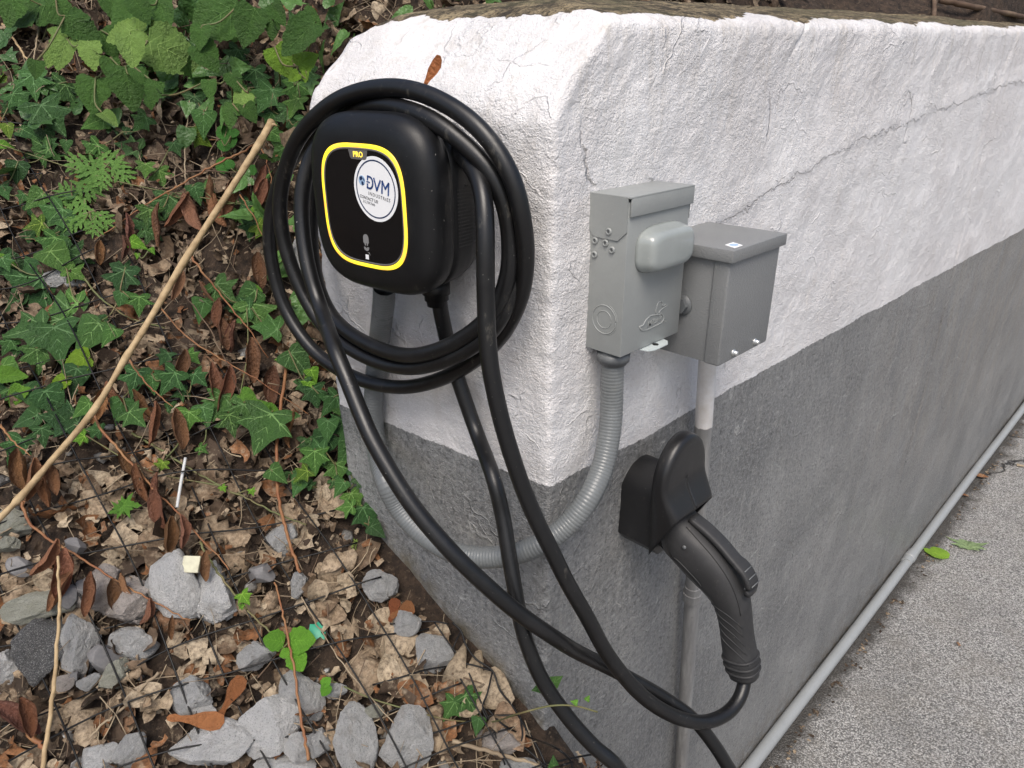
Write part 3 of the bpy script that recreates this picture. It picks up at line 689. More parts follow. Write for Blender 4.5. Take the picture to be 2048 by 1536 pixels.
# arched front plate whose lower half flares into a hood, cut off by a slanting mouth
w_, zc_, ht_ = .0475, 1.152, .058
zpl = lambda y: 1.043 + (-.056 - y) * 1.9
yfr = lambda z: .0715 + .0235 * float(sstep(0, 1, (1.156 - z) / .062))
lay = [(1.0, 0.0), (1.012, .35), (1.012, .75), (.995, .93), (.955, 1.0), (.88, 1.03), (.70, 1.035), (.50, 1.035), (.28, 1.035), (.12, 1.035), (0.0, 1.035)]
par = [('L', f) for f in np.linspace(1, 0, 12)] + [('A', a) for a in np.linspace(math.pi, 0, 33)[1:-1]] + [('R', f) for f in np.linspace(0, 1, 12)]
pv = []
for kx, fy in lay:
    for typ, q0 in par:
        if typ == 'A':
            x = w_ * kx * math.cos(q0); z = zc_ + ht_ * kx * math.sin(q0); y = -(.056 + fy * (yfr(z) - .056))
        else:
            x = w_ * kx * (-1 if typ == 'L' else 1); zt = 1.08
            for _ in range(25):
                yy = -(.056 + fy * (yfr(zt) - .056)); zt = .5 * zt + .5 * zpl(yy)
            z = zc_ + (zt - zc_) * q0; y = -(.056 + fy * (yfr(z) - .056)); x *= 1 - .10 * q0 ** 2
        pv.append((hx + x, y, z))
npar = len(par); pf = [(a * npar + b, a * npar + b + 1, (a + 1) * npar + b + 1, (a + 1) * npar + b) for a in range(len(lay) - 1) for b in range(npar - 1)]
pm_ = mesh(pv, pf); fp_ = link('front_plate', pm_, M_HOLD, ho)
so_ = fp_.modifiers.new('thick', 'SOLIDIFY'); so_.thickness = .0035; so_.offset = -1
mouth = [(hx + .041 * math.cos(t), -.072 + .012 * math.sin(t), 1.066 + .034 * math.sin(t)) for t in np.linspace(0, 2 * math.pi, 24, endpoint=False)]
link('socket', mesh(mouth, [tuple(range(24))]), M_DARK, ho)
eo = P_right(1370, 945, .0835); 
am = Matrix(((1, 0, 0, hx + .006), (0, 0, 1, -.0818), (0, 1, 0, 1.150), (0, 0, 0, 1)))
av = [Vector((x, z, 0)) for x, z in [(a_ * .8, b_ * .8) for a_, b_ in [(.006 * math.cos(t), .0 + .006 * math.sin(t)) for t in np.linspace(math.pi * 1.1, math.pi * 1.9, 8)]]]
link('embossed_emblem', tube([(hx + .006 + v.x, -.0728, 1.152 + v.y) for v in av], .0006, 6), M_HOLD, ho)
link('embossed_emblem', tube([(hx + .006 + .0042 * math.cos(t), -.0728, 1.163 + .0042 * math.sin(t)) for t in np.linspace(-.3, 3.4, 9)], .0006, 6), M_HOLD, ho)
link('embossed_emblem', tube([(hx + .0045, -.0728, 1.163), (hx + .0045, -.0728, 1.157)], .0006, 6), M_HOLD, ho)
link('embossed_emblem', tube([(hx + .0075, -.0728, 1.163), (hx + .0075, -.0728, 1.157)], .0006, 6), M_HOLD, ho)

pg = thing('charging_plug', 'dark grey pistol-grip charging plug pushed into the wall holster', 'charging plug', loc=(hx, -.1, 1.05))
cl = np.array([(-.052, 1.082), (-.070, 1.070), (-.095, 1.056), (-.120, 1.041), (-.142, 1.024), (-.158, 1.004), (-.167, .982), (-.173, .960), (-.179, .937), (-.187, .912), (-.194, .890)])
hwx = [.0305, .0315, .0315, .0300, .0270, .0235, .0215, .0205, .0205, .0208, .0185]
hwn = [.0315, .0325, .0330, .0330, .0300, .0250, .0220, .0210, .0215, .0222, .0190]
C3 = np.column_stack([np.full(len(cl), hx), cl, hwx, hwn]); C3 = catmull(C3, 6)
rings = []
for i in range(len(C3)):
    a0 = C3[max(0, i - 1)]; a1 = C3[min(len(C3) - 1, i + 1)]; t = (a1 - a0)[:3]; t /= np.linalg.norm(t); nrm = np.cross(t, [1, 0, 0]); 
    if nrm[1] > 0: nrm = -nrm
    sc_ = superell(C3[i][3], C3[i][4], 2.5, 40)
    rings.append(C3[i][:3] + sc_[:, :1] * np.array([[1, 0, 0]]) + sc_[:, 1:] * nrm[None])
link('plug_body', loft(rings), M_GRIP, pg)
PR = rings; PN = C3
def plug_pt(i, ang, lift=0.0):
    """point on the plug skin at station i (float) and angle (deg; 0 = +x side, 90 = upper/outer side, 180 = camera side)"""
    i0 = int(min(max(i, 0), len(PR) - 1)); i1 = min(i0 + 1, len(PR) - 1); f = i - i0
    k = ang / 360 * 40; k0 = int(k) % 40; k1 = (k0 + 1) % 40; g = k - int(k)
    p = (PR[i0][k0] * (1 - g) + PR[i0][k1] * g) * (1 - f) + (PR[i1][k0] * (1 - g) + PR[i1][k1] * g) * f
    c = C3[i0][:3] * (1 - f) + C3[i1][:3] * f; d = (p - c) / np.linalg.norm(p - c); return p + d * lift
# grip ribs sweeping across the handle
for k in range(5):
    i0 = 30 + k * 3.4
    pts_ = [plug_pt(i0 + 9 * (s ** 1.5), 230 - 105 * s, .0002) for s in np.linspace(0, 1, 12)]
    link('grip_rib', tube(pts_, np.concatenate([[.0002], np.full(10, .0008), [.0002]]), 6), M_GRIP, pg)
# strain-relief cuffs
for i in (52, 54.5, 57):
    ringp = [plug_pt(min(i, 59.5), a, .0004) for a in np.linspace(0, 360, 41)[:-1]]; ringp.append(ringp[0])
    link('strain_relief_ring', tube(ringp, .0019, 8), M_GRIP, pg)
# seam between shell and upper cap
for a_s, a_e, i_s, i_e in ((118, 128, 8, 34), (222, 205, 9, 30)):
    link('shell_seam', tube([plug_pt(i, a_s + (a_e - a_s) * (i - i_s) / (i_e - i_s) - 0.0 * i, .0001) for i in np.linspace(i_s, i_e, 20)], .0006, 6), M_DARK if a_s == 118 else M_GRIP, pg)
# recessed label panel on the camera side
pp = []
for t in np.linspace(0, 2 * math.pi, 28): pp.append(plug_pt(17 + 5.5 * np.sign(math.cos(t)) * abs(math.cos(t)) ** .5, 206 + 12 * np.sign(math.sin(t)) * abs(math.sin(t)) ** .5, .0003))
link('label_panel_edge', tube(pp, .0008, 6), M_GRIP, pg)
sc0 = plug_pt(11.5, 160, 0); sc1 = plug_pt(11.5, 160, .0014)
link('body_screw', tube([sc0, sc1], .0026, 10), M_FIT, pg)
# latch lever along the top with ribbed thumb button
lv_ = [plug_pt(7, 90, .002), plug_pt(12, 90, .006), plug_pt(17, 90, .0075), plug_pt(21, 90, .009), plug_pt(24, 90, .0145), plug_pt(27, 90, .0150), plug_pt(29, 90, .008)]
lv_ = catmull(lv_, 4); lr = []
for i in range(len(lv_)):
    t = lv_[min(i + 1, len(lv_) - 1)] - lv_[max(i - 1, 0)]; t /= np.linalg.norm(t); nn = np.cross(t, [1, 0, 0]); nn = nn if nn[2] > 0 else -nn
    s_ = superell(.0110 if i < 14 else .0125, .0048, 3.2, 20); lr.append(lv_[i] + s_[:, :1] * np.array([[1, 0, 0]]) + s_[:, 1:] * nn[None])
link('latch_lever', loft(lr), M_GRIP, pg)
for k in range(4):
    c = lv_[-9 + k * 2 + 0]; t = lv_[-8 + k * 2] - c; t /= np.linalg.norm(t); nn = np.cross(t, [1, 0, 0]); nn = nn if nn[2] > 0 else -nn
    link('thumb_rib', tube([c + nn * .0050 - np.array([.0095, 0, 0]), c + nn * .0052 + np.array([.0095, 0, 0])], .0009, 6), M_FIT, pg)

# ================================================================== DISCONNECT BOX
D0, D1, DY, DZ0, DZ1 = .0615, .1785, .0495, 1.3530, 1.5275
db = thing('disconnect_switch', 'pale grey metal disconnect box with raised handle bulge and embossed duck', 'electrical box', loc=(.12, 0, DZ0))
link('enclosure', set_sharp(box(D0, D1, -DY, .006, DZ0, DZ1 - .004, .0013)), M_BOX, db)
# hood lid: top plate with turned-down front lip and clipped side flaps
link('lid_top', set_sharp(box(D0 - .0014, D1 + .0030, -DY - .0030, .006, DZ1 - .0005, DZ1 + .0018, .0008)), M_BOX, db)
link('lid_lip', set_sharp(box(D0 + .0012, D1 + .0030, -DY - .0030, -DY - .0008, DZ1 - .0190, DZ1 - .0002, .0006)), M_BOX, db)
fl = [(.002, DZ1), (.002, DZ1 - .036), (-.007, DZ1 - .0445), (-.0380, DZ1 - .0450), (-.0490, DZ1 - .0350), (-.0490, DZ1)]
link('side_flap', prism(fl, D0 - .0014, D0 - .0002, 'x'), M_BOX, db, smooth=False)
link('side_flap', prism(fl, D1 + .0008, D1 + .0022, 'x'), M_BOX, db, smooth=False)
for u, v in ((1219, 463), (1190, 481), (1211, 486), (1224, 500), (1189, 509)):
    p = P_x(u, v, D0 - .0004)
    V = []; k = 16
    rs = [(.0042, .0002), (.0033, .0016), (.0022, .0018), (.0018, .0004), (.0006, .0003)]
    secs = [np.array([(p[0] - h - (.0012 if v == 463 else 0), p[1] + r * math.cos(t), p[2] + r * math.sin(t)) for t in np.arange(k) * 2 * math.pi / k]) for r, h in rs]
    rv = link('rivet', loft(secs, False, True), M_BOX, db); link('rivet_hole', mesh([(secs[-2][0][0] - .0003, p[1] + .0017 * math.cos(t), p[2] + .0017 * math.sin(t)) for t in np.arange(12) * math.pi / 6], [tuple(range(12))]), M_FIT, rv)
# knock-out rings stamped in the side
kp = P_x(1208, 639, D0)
for r, rr_ in ((.0100, .00055), (.0165, .0007), (.0185, .0004)):
    a0, a1 = (0, 2 * math.pi) if r < .018 else (-1.2, 1.2)
    pts_ = [(D0 - .0001, kp[1] + .000 - r * math.cos(t) * (1.0), kp[2] + r * math.sin(t)) for t in np.linspace(a0, a1, 40)]
    link('knockout_ring', tube(pts_, rr_, 6), M_BOX, db)
# raised handle bulge
bl_ = []
x0, x1, z0, z1 = .082, .166, 1.4465, 1.4900
for d, g, e in ((0, .0052, 3), (.004, .0030, 4), (.010, .0010, 4.5), (.015, 0, 4.5), (.0185, -.0016, 4.5), (.0205, -.0045, 4.2), (.0212, -.009, 4)):
    s_ = superell((x1 - x0) / 2 + g, (z1 - z0) / 2 + g, e, 56); bl_.append(np.column_stack([s_[:, 0] + (x0 + x1) / 2, np.full(56, -DY - d + .0006), s_[:, 1] + (z0 + z1) / 2]))
link('handle_bulge', loft(bl_), M_BULGE, db)
# embossed duck outline with lettering
cz = lambda x, y: P_right(1160 + x * .1172, 560 + y * .1172, DY + .0003)
duck = [(1010, 800), (1070, 780), (1120, 690), (1200, 610), (1290, 592), (1350, 592), (1390, 572), (1430, 625), (1420, 690), (1380, 735), (1250, 800), (1130, 858), (1050, 860), (1010, 800)]
neck = [(1290, 575), (1298, 500), (1330, 400), (1380, 362), (1412, 400), (1404, 442), (1480, 412), (1478, 440), (1385, 508), (1335, 568)]
link('embossed_duck', tube([cz(*p) for p in duck], .0009, 6), M_BOX, db)
link('embossed_duck', tube(catmull([cz(*p) for p in neck], 3), .0008, 6), M_BOX, db)
tp = cz(1270, 705)
tm = Matrix(((1, 0, 0, tp[0]), (0, 0, -1, -DY - .0002), (0, 1, 0, tp[2]), (0, 0, 0, 1)))
text('embossed_lettering', 'Milbank', .0098, M_BOX, db, tm @ Matrix.Rotation(R_(6), 4, 'Z'), .0005, .0001, .9, world=True, shear=.3)
tp = cz(1445, 705); tm = Matrix(((1, 0, 0, tp[0]), (0, 0, -1, -DY - .0002), (0, 1, 0, tp[2]), (0, 0, 0, 1)))
text('embossed_lettering', '\u00ae', .0085, M_BOX, db, tm, .0004, 0, world=True)
# locking tab under the front edge
ta = [( .100, .0), (.104, -.012), (.112, -.016), (.138, -.016), (.147, -.010), (.150, .0)]
link('locking_tab', prism([(a, -DY + .004 + b) for a, b in ta], DZ0 - .0022, DZ0 - .0006, 'z', .0003), M_TAB, db)
link('tab_hole', tube([(.126, -DY - .003, DZ0 - .0005), (.126, -DY - .003, DZ0 - .0001)], .0036, 16), M_DARK, db)

# ================================================================== JUNCTION BOX
J0, J1, JY, JZ0, JZ1 = .1880, .3080, .1040, 1.3210, 1.4610
jb = thing('junction_box', 'darker grey textured square junction box with overhanging lid and small blue label', 'electrical box', loc=(.248, 0, JZ0))
link('enclosure', set_sharp(box(J0, J1, -JY + .006, .006, JZ0, JZ1, .0012)), M_JB, jb)
link('door_panel', set_sharp(box(J0 - .0022, J1 + .0010, -JY, -JY + .0210, JZ0 - .0006, JZ1 - .002, .0026, 3)), M_JB, jb)
link('lid', set_sharp(box(J0 - .0070, J1 + .0055, -JY - .0052, .004, JZ1 - .0130, JZ1 + .0018, .0016)), M_JB, jb)
lb = link('label_plate', prism([(.193, -.103), (.212, -.103), (.219, -.087), (.200, -.087)], JZ1 + .0020, JZ1 + .0024, 'z'), M_WPT, jb, smooth=False)
s_ = superell(.0062, .0048, 2, 32); link('label_print', loft([np.column_stack([s_[:, 0] + .206, s_[:, 1] - .095, np.full(32, z)]) for z in (JZ1 + .0023, JZ1 + .0027)]), M_PALEB, lb, smooth=False)
for u, v in ((1512, 684), (1469, 706)):
    p = P_right(u, v, JY + .002)
    link('screw', tube([(p[0], -JY + .001, p[2]), (p[0], -JY - .0012, p[2]), (p[0], -JY - .0014, p[2]), (p[0], -JY - .0055, p[2]), (p[0], -JY - .0065, p[2])], [.0045, .0045, .0034, .0034, .0022], 8), M_ZINC, jb)
nt_ = thing('conduit_nipple', 'grey hexagonal fitting joining the disconnect box to the junction box', 'conduit fitting', loc=(.183, -.046, 1.386))
link('washer', tube([(J0 - .0005, -.046, 1.386), (J0 - .0022, -.046, 1.386)], .0135, 28), M_FIT, nt_)
link('hex_nut', set_sharp(tube([(J0 - .0022, -.046, 1.386), (J0 - .0080, -.046, 1.386)], .0100, 6)), M_FIT, nt_, smooth=False)

# ================================================================== FLEXIBLE CONDUIT
fp = [P_right(1222, 716, .030), P_right(1222, 760, .030), P_right(1222, 820, .031), P_right(1217, 880, .034), P_right(1203, 940, .040), P_right(1175, 1000, .050)]
fp = [np.array([.0840 + 0, -.026, 1.345]), P_right(1224, 760, .026), P_right(1223, 820, .028), P_right(1217, 880, .033), P_right(1203, 940, .038)]
cp = [(1175, 1000, .842), (1135, 1050, .846), (1085, 1086, .850), (1030, 1108, .862), (975, 1115, .876), (925, 1110, .888), (880, 1092, .897), (835, 1060, .905), (795, 1012, .910), (766, 950, .908)]
fp = fp + [P_dep(*p) for p in cp] + [P_end(751, 880, .021), P_end(747, 810, .018), P_end(752, 740, .018), P_end(760, 670, .024), P_end(767, 610, .038), P_end(769, 575, .046)]
fp[0] = np.array([fp[1][0], -.026, 1.350])
fc = catmull(fp, 10)
for _ in range(6): fc[1:-1] = (fc[:-2] + 2 * fc[1:-1] + fc[2:]) / 4
seg = np.linalg.norm(np.diff(fc, axis=0), axis=1); s = np.concatenate([[0], np.cumsum(seg)]); n_ = int(s[-1] / .00075)
ss = np.linspace(0, s[-1], n_); fd = np.column_stack([np.interp(ss, s, fc[:, k]) for k in range(3)])
fr = .0131 + .00065 * (np.abs(np.sin(ss * math.pi / .0043)) ** .55) 
fx = thing('flexible_conduit', 'grey ribbed flexible conduit looping round the corner from charger to disconnect box', 'conduit', loc=fd[0])
V, Fc = tube_arrays(fd, fr, 20); link('conduit_tube', fastmesh(V, Fc), M_LFNC, fx)
px_ = fd[0][0]
link('end_fitting', tube([(px_, -.026, DZ0 - .0005), (px_, -.026, DZ0 - .004), (px_, -.026, DZ0 - .0041), (px_, -.026, DZ0 - .014), (px_, -.026, DZ0 - .0142), (px_, -.026, DZ0 - .018)], [.0165, .0165, .0195, .0190, .0165, .0160], 24), M_FIT, fx)

# ================================================================== RIGID PIPES
vp = thing('riser_pipe', 'rigid conduit riser under the junction box, painted white on top then grey', 'pipe', loc=(.38, -.02, .3))
a = P_right(1411, 735, .030); a[2] = 1.325; b = P_right(1368, 1445, .020); dirv = (b - a) / np.linalg.norm(b - a); b2 = b + dirv * .52
pm = pipe_material('painted_pipe', 1.170)
link('pipe', tube([a + (b2 - a) * t for t in np.linspace(0, 1, 30)], .0127, 24), pm, vp)
kz = P_right(1385, 1185, .022); k = a + dirv * ((kz[2] - a[2]) / dirv[2])
link('coupling', set_sharp(tube([k - dirv * .020, k - dirv * .0195, k - dirv * .006, k - dirv * .0055, k + dirv * .012, k + dirv * .0125], [.0130, .0142, .0142, .0160, .0160, .0130], 24)), pm, vp)
gp = thing('ground_pipe', 'long grey pipe lying along the foot of the wall on the asphalt', 'pipe', loc=(2, -.02, 0))
gm = metal_paint('grey_pipe_paint', (0.30, 0.315, 0.32), 0.36, 120, 0.0006)
xs_ = np.linspace(.30, 8.8, 60)
link('pipe', tube([(x, -.0195 + .0015 * math.sin(x * 3), .019 + .002 * math.sin(x * 2.1)) for x in xs_], .0165, 24), gm, gp)
xc = P_right(1838, 1072, .03)[0]
for xx in (xc, xc + 3.05):
    link('coupling', set_sharp(tube([(xx + a_, -.0195, .020) for a_ in (-.045, -.044, -.012, -.010, .010, .012, .036, .037)], [.0166, .0185, .0185, .0205, .0205, .0185, .0185, .0166], 24)), gm, gp)
#@@HILL@@
# ================================================================== LEAF SHAPES
def leafmesh(outline, base, veins, fold=0.16, droop=0.22, rip=0.02, seed=0, vw=0.016, mats=None, twist=0.0):
    """outline: right half from base notch to tip (x,y); mirrored. veins: list of polylines."""
    rs = np.random.default_rng(seed)
    R = [p for p in outline]; Lh = [(-x, y) for x, y in outline[::-1] if x > 1e-4]
    pts = np.array(R + Lh, float); pts[:, 0] *= 1 + 0.10 * (rs.random(len(pts)) - 0.5); pts[:, 1] += 0.03 * (rs.random(len(pts)) - 0.5)
    def zf(x, y):
        return fold * np.abs(x) - droop * y * y + rip * np.sin(9 * x + 7 * y + seed) + 0.5 * rip * np.sin(23 * y + seed * 2) + twist * x * y
    b = np.array(base); n = len(pts); V = [b]; 
    for k in (0.36, 0.70, 1.0):
        for p in pts: V.append(b + (p - b) * k)
    V = np.array(V); V3 = np.column_stack([V, zf(V[:, 0], V[:, 1])]); Fc = []; mi = []
    for j in range(n): k = (j + 1) % n; Fc.append((0, 1 + j, 1 + k)); mi.append(0)
    for r in range(2):
        for j in range(n):
            k = (j + 1) % n; a = 1 + r * n; c = a + n; Fc.append((a + j, c + j, c + k, a + k)); mi.append(0)
    V3 = [tuple(v) for v in V3]
    for vn in veins:
        vn = np.array(vn, float)
        if len(vn) == 2: vn = np.array([vn[0] + (vn[1] - vn[0]) * t for t in np.linspace(0, 1, 5)])
        T_ = np.gradient(vn, axis=0); T_ /= np.linalg.norm(T_, axis=1)[:, None]; N_ = np.column_stack([-T_[:, 1], T_[:, 0]])
        m = len(vn); w = vw * np.linspace(1, 0.3, m)[:, None] * (1.0 if np.linalg.norm(vn[-1] - vn[0]) > .35 else .6); s0 = len(V3)
        for side in (-1, 1):
            for q in vn + N_ * w * side: V3.append((q[0], q[1], float(zf(q[0], q[1])) + 0.006))
        for i in range(m - 1): Fc.append((s0 + i, s0 + i + 1, s0 + m + i + 1, s0 + m + i)); mi.append(1)
    me = mesh(V3, Fc); me.polygons.foreach_set('material_index', mi)
    for m in mats or []: me.materials.append(m)
    me.shade_smooth(); return me
M_IVY = leaf_material('ivy_green', (0.042, 0.098, 0.030), (0.115, 0.235, 0.060), 0.36, 0.15)
M_IVV = leaf_material('ivy_vein', (0.13, 0.24, 0.09), (0.19, 0.32, 0.12), 0.5, 0.0)
M_WEED = leaf_material('weed_green', (0.060, 0.135, 0.026), (0.130, 0.270, 0.055), 0.5, 0.28)
M_WEV = leaf_material('weed_vein', (0.10, 0.20, 0.045), (0.14, 0.28, 0.07), 0.55, 0.0)
M_STEM = mat('green_stem', (0.11, 0.13, 0.045), 0.6, var=(20, (0.17, 0.10, 0.05), 0.6))
M_TAN = mat('tan_bark', (0.46, 0.34, 0.19), 0.7, bump=(120, 0.8, 0.002), var=(55, (0.22, 0.14, 0.065), 0.75))
M_RUST = mat('rusty_twig', (0.21, 0.080, 0.032), 0.65, bump=(200, 0.5, 0.001), var=(40, (0.34, 0.20, 0.085), 0.6))
M_STRAW = mat('dry_straw', (0.34, 0.27, 0.18), 0.8, var=(16, (0.14, 0.10, 0.065), 0.8))
M_DRY = leaf_material('rusty_dry_leaf', (0.12, 0.052, 0.025), (0.27, 0.130, 0.065), 0.55, 0.12)
M_LIT = litter_material()
M_WIRE = mat('black_wire', (0.006, 0.006, 0.0065), 0.4, spec=.3)
ivy_o = [(0.0, .10), (.10, .03), (.24, -.03), (.40, .0), (.50, .07), (.41, .18), (.31, .29), (.40, .37), (.53, .52), (.39, .53), (.25, .57), (.17, .68), (.09, .84), (0, 1.0)]
ivy_o2 = [(0.0, .08), (.12, -.02), (.30, -.05), (.44, .03), (.36, .17), (.28, .27), (.44, .33), (.60, .42), (.44, .48), (.24, .52), (.15, .66), (.07, .84), (0, 1.0)]
ivy_o3 = [(0.0, .06), (.16, .0), (.33, .04), (.42, .15), (.38, .29), (.33, .40), (.28, .50), (.21, .62), (.13, .77), (.06, .9), (0, 1.0)]
J = (0, .14)
ivv = [[J, (0, .97)], [J, (.48, .50)], [J, (-.48, .50)], [J, (.43, .08)], [J, (-.43, .08)], [(0, .40), (.12, .60)], [(0, .40), (-.12, .60)], [(.2, .29), (.33, .32)], [(-.2, .29), (-.33, .32)], [(0, .6), (.07, .76)], [(0, .6), (-.07, .76)], [(.2, .29), (.28, .46)], [(-.2, .29), (-.28, .46)]]
ivv3 = [[J, (0, .95)], [J, (.33, .36)], [J, (-.33, .36)], [J, (.3, .1)], [J, (-.3, .1)], [(0, .4), (.17, .6)], [(0, .4), (-.17, .6)]]
IVY = [leafmesh(o_, J, v_, fo, dr, .022, sd_, mats=[M_IVY, M_IVV]) for sd_, (o_, v_, fo, dr) in enumerate([(ivy_o, ivv, .14, .16), (ivy_o2, ivv, .05, .28), (ivy_o, ivv, .22, .05), (ivy_o3, ivv3, .16, .22), (ivy_o2, ivv, -.06, .20), (ivy_o3, ivv3, .02, .32)])]
def heart(w=.40, teeth=11, depth=.028, cord=.06, pw=.62):
    o = [(0.0, cord)]; n = teeth * 2
    for i in range(1, n):
        t = i / n; x = w * (math.sin(math.pi * t ** pw)) ** .85; y = t + (-.10 * math.sin(math.pi * min(1, t * 2.6)) if t < .38 else 0)
        if i % 2: x += depth; y -= depth * .3
        o.append((x, y))
    return o + [(0, 1.0)]
def hv_(w): return [[(0, .04), (0, .98)]] + [[(0, y0), (sx * w * a_, y0 + .22)] for y0, a_ in ((.08, .80), (.22, .82), (.38, .66), (.54, .45), (.69, .28)) for sx in (-1, 1)]
WEED = [leafmesh(heart(.40), (0, .3), hv_(.40), .18, .22, .02, 3, .008, [M_WEED, M_WEV]), leafmesh(heart(.44, 12), (0, .3), hv_(.44), .08, .34, .028, 5, .008, [M_WEED, M_WEV]),
        leafmesh(heart(.33, 10), (0, .3), hv_(.33), .24, .10, .02, 8, .008, [M_WEED, M_WEV], .2), leafmesh(heart(.37, 9, .04), (0, .3), hv_(.37), -.05, .30, .03, 13, .008, [M_WEED, M_WEV], -.2)]
BERRY = leafmesh(heart(.46, 6, .05, .0, .8), (0, .35), hv_(.46), .2, .1, .02, 21, .008, [M_WEED, M_WEV])
ROUND = leafmesh([(0, .02), (.2, .0), (.4, .15), (.48, .4), (.42, .7), (.25, .92), (0, .95)], (0, .3), [[(0, .05), (0, .85)]], .15, .1, .02, 22, .008, [M_WEED, M_WEV])
map_o = [(0, .02), (.10, .06), (.30, -.02), (.26, .10), (.50, .14), (.36, .24), (.28, .32), (.45, .42), (.62, .60), (.40, .56), (.24, .52), (.20, .66), (.12, .70), (.14, .82), (.05, .88), (0, 1.0)]
MAPLE = leafmesh(map_o, (0, .2), [[(0, .1), (0, .9)], [(0, .15), (.5, .54)], [(0, .15), (-.5, .54)], [(0, .12), (.4, .14)], [(0, .12), (-.4, .14)]], .1, .15, .02, 23, .008, [M_WEED, M_WEV])
def mugwort(seed):
    rs = random.Random(seed); V = []; Fc = []
    def lob(x, y, a, l, w):
        c, s = math.cos(a), math.sin(a); b0 = len(V)
        prof = [(0, .25), (.25, .8), (.36, .42), (.52, 1.0), (.62, .5), (.8, .55), (1, 0)]
        for t, ww in prof:
            for sd_ in (-1, 1):
                px__, py__ = l * t, w * ww * sd_ * .5
                X, Y = x + s * px__ + c * py__, y + c * px__ - s * py__; V.append((X, Y, .12 * abs(X) - .15 * Y * Y + .015 * math.sin(20 * X + 9 * Y + seed)))
        for i in range(len(prof) - 1): q_ = b0 + 2 * i; Fc.append((q_, q_ + 1, q_ + 3, q_ + 2))
    lob(0, 0, 0, 1.0, .16)
    for y, l in ((.22, .42), (.42, .46), (.62, .34)):
        for sd_ in (-1, 1): lob(0, y, sd_ * (0.75 + .15 * rs.random()), l * (1 + .2 * rs.random()), .17)
    me = mesh(V, Fc); me.materials.append(M_WEED); me.shade_smooth(); return me
MUG = [mugwort(1), mugwort(2)]

def frame(tip, nrm, roll=0.0):
    y = Vector(tip).normalized(); z = Vector(nrm); z = (z - y * z.dot(y)).normalized(); x = y.cross(z)
    return Matrix((x, y, z)).transposed().to_4x4()
def toworld(du, dv): # image direction -> world (perpendicular to view axis)
    return RW @ np.array([du, dv, 0.0])
def place_leaf(me, name, parent, u, v, size, ang, off=0.02, col=(1, 1, 1, 1), rnd=0.35, depth=None):
    """ang: image direction of the tip, deg (0 = right, 90 = down)"""
    p = P_hill(u, v, off) if depth is None else P_dep(u, v, depth)
    dp = depth_of(p); s = size / F * dp
    n = HN(p[0], p[1]) * .8; tc = (CAM - p); tc /= np.linalg.norm(tc)
    n = n + tc * .7 + np.array([0, 0, .25]) + np.array([random.uniform(-rnd, rnd) for _ in range(3)])
    a = R_(ang); t = toworld(math.cos(a), math.sin(a)); t = t + 0.15 * np.array([random.uniform(-1, 1) for _ in range(3)])
    n /= np.linalg.norm(n); t = t - n * (t @ n); t /= np.linalg.norm(t)
    m = frame(t, n) ; m = m @ Matrix.Scale(s, 4); m.translation = Vector(p - t * s * .5)
    o = bpy.data.objects.new(name, me); COL.objects.link(o); o.parent = parent; o.matrix_parent_inverse = WM[parent.name].inverted(); o.matrix_basis = m
    o.color = col; return o, p - t * s * .45
def vine(parent, pts, r, m=M_STEM, name='stem', ns=6, base=None):
    """stems joining each leaf base to its nearest joined neighbour, as ONE part"""
    P = [np.array(p) for p in pts]; joined = [0]; VV = []; FF = []; n0 = 0
    rest = set(range(1, len(P)))
    def add(a, b_):
        nonlocal n0
        mid = (a + b_) / 2 + np.array([random.uniform(-.012, .012), random.uniform(-.012, .012), -.012])
        c = catmull([a, mid, b_], 4); V, Fc = tube_arrays(c, r, ns); VV.append(V); FF.append(Fc + n0); n0 += len(V)
    while rest:
        best = min(((np.linalg.norm(P[i] - P[j]), i, j) for i in rest for j in joined)); add(P[best[2]], P[best[1]]); joined.append(best[1]); rest.discard(best[1])
    if base is not None: add(np.array(base), P[0])
    if VV: return link(name, fastmesh(np.vstack(VV), np.vstack(FF)), m, parent)

r6 = lambda x, y, s: (x * .3125, y * .3125, s * .3125)
r7 = lambda x, y, s: (x * .3386, 480 + y * .3386, s * .3386)
r8 = lambda x, y, s: (x * .362, 980 + y * .362, s * .362)
r5 = lambda x, y, s: (600 + x * .492, 780 + y * .492, s * .492)
BR = (1.7, 1.75, .9, 1); MID = (1.15, 1.15, 1, 1); DK = (.75, .8, .85, 1)
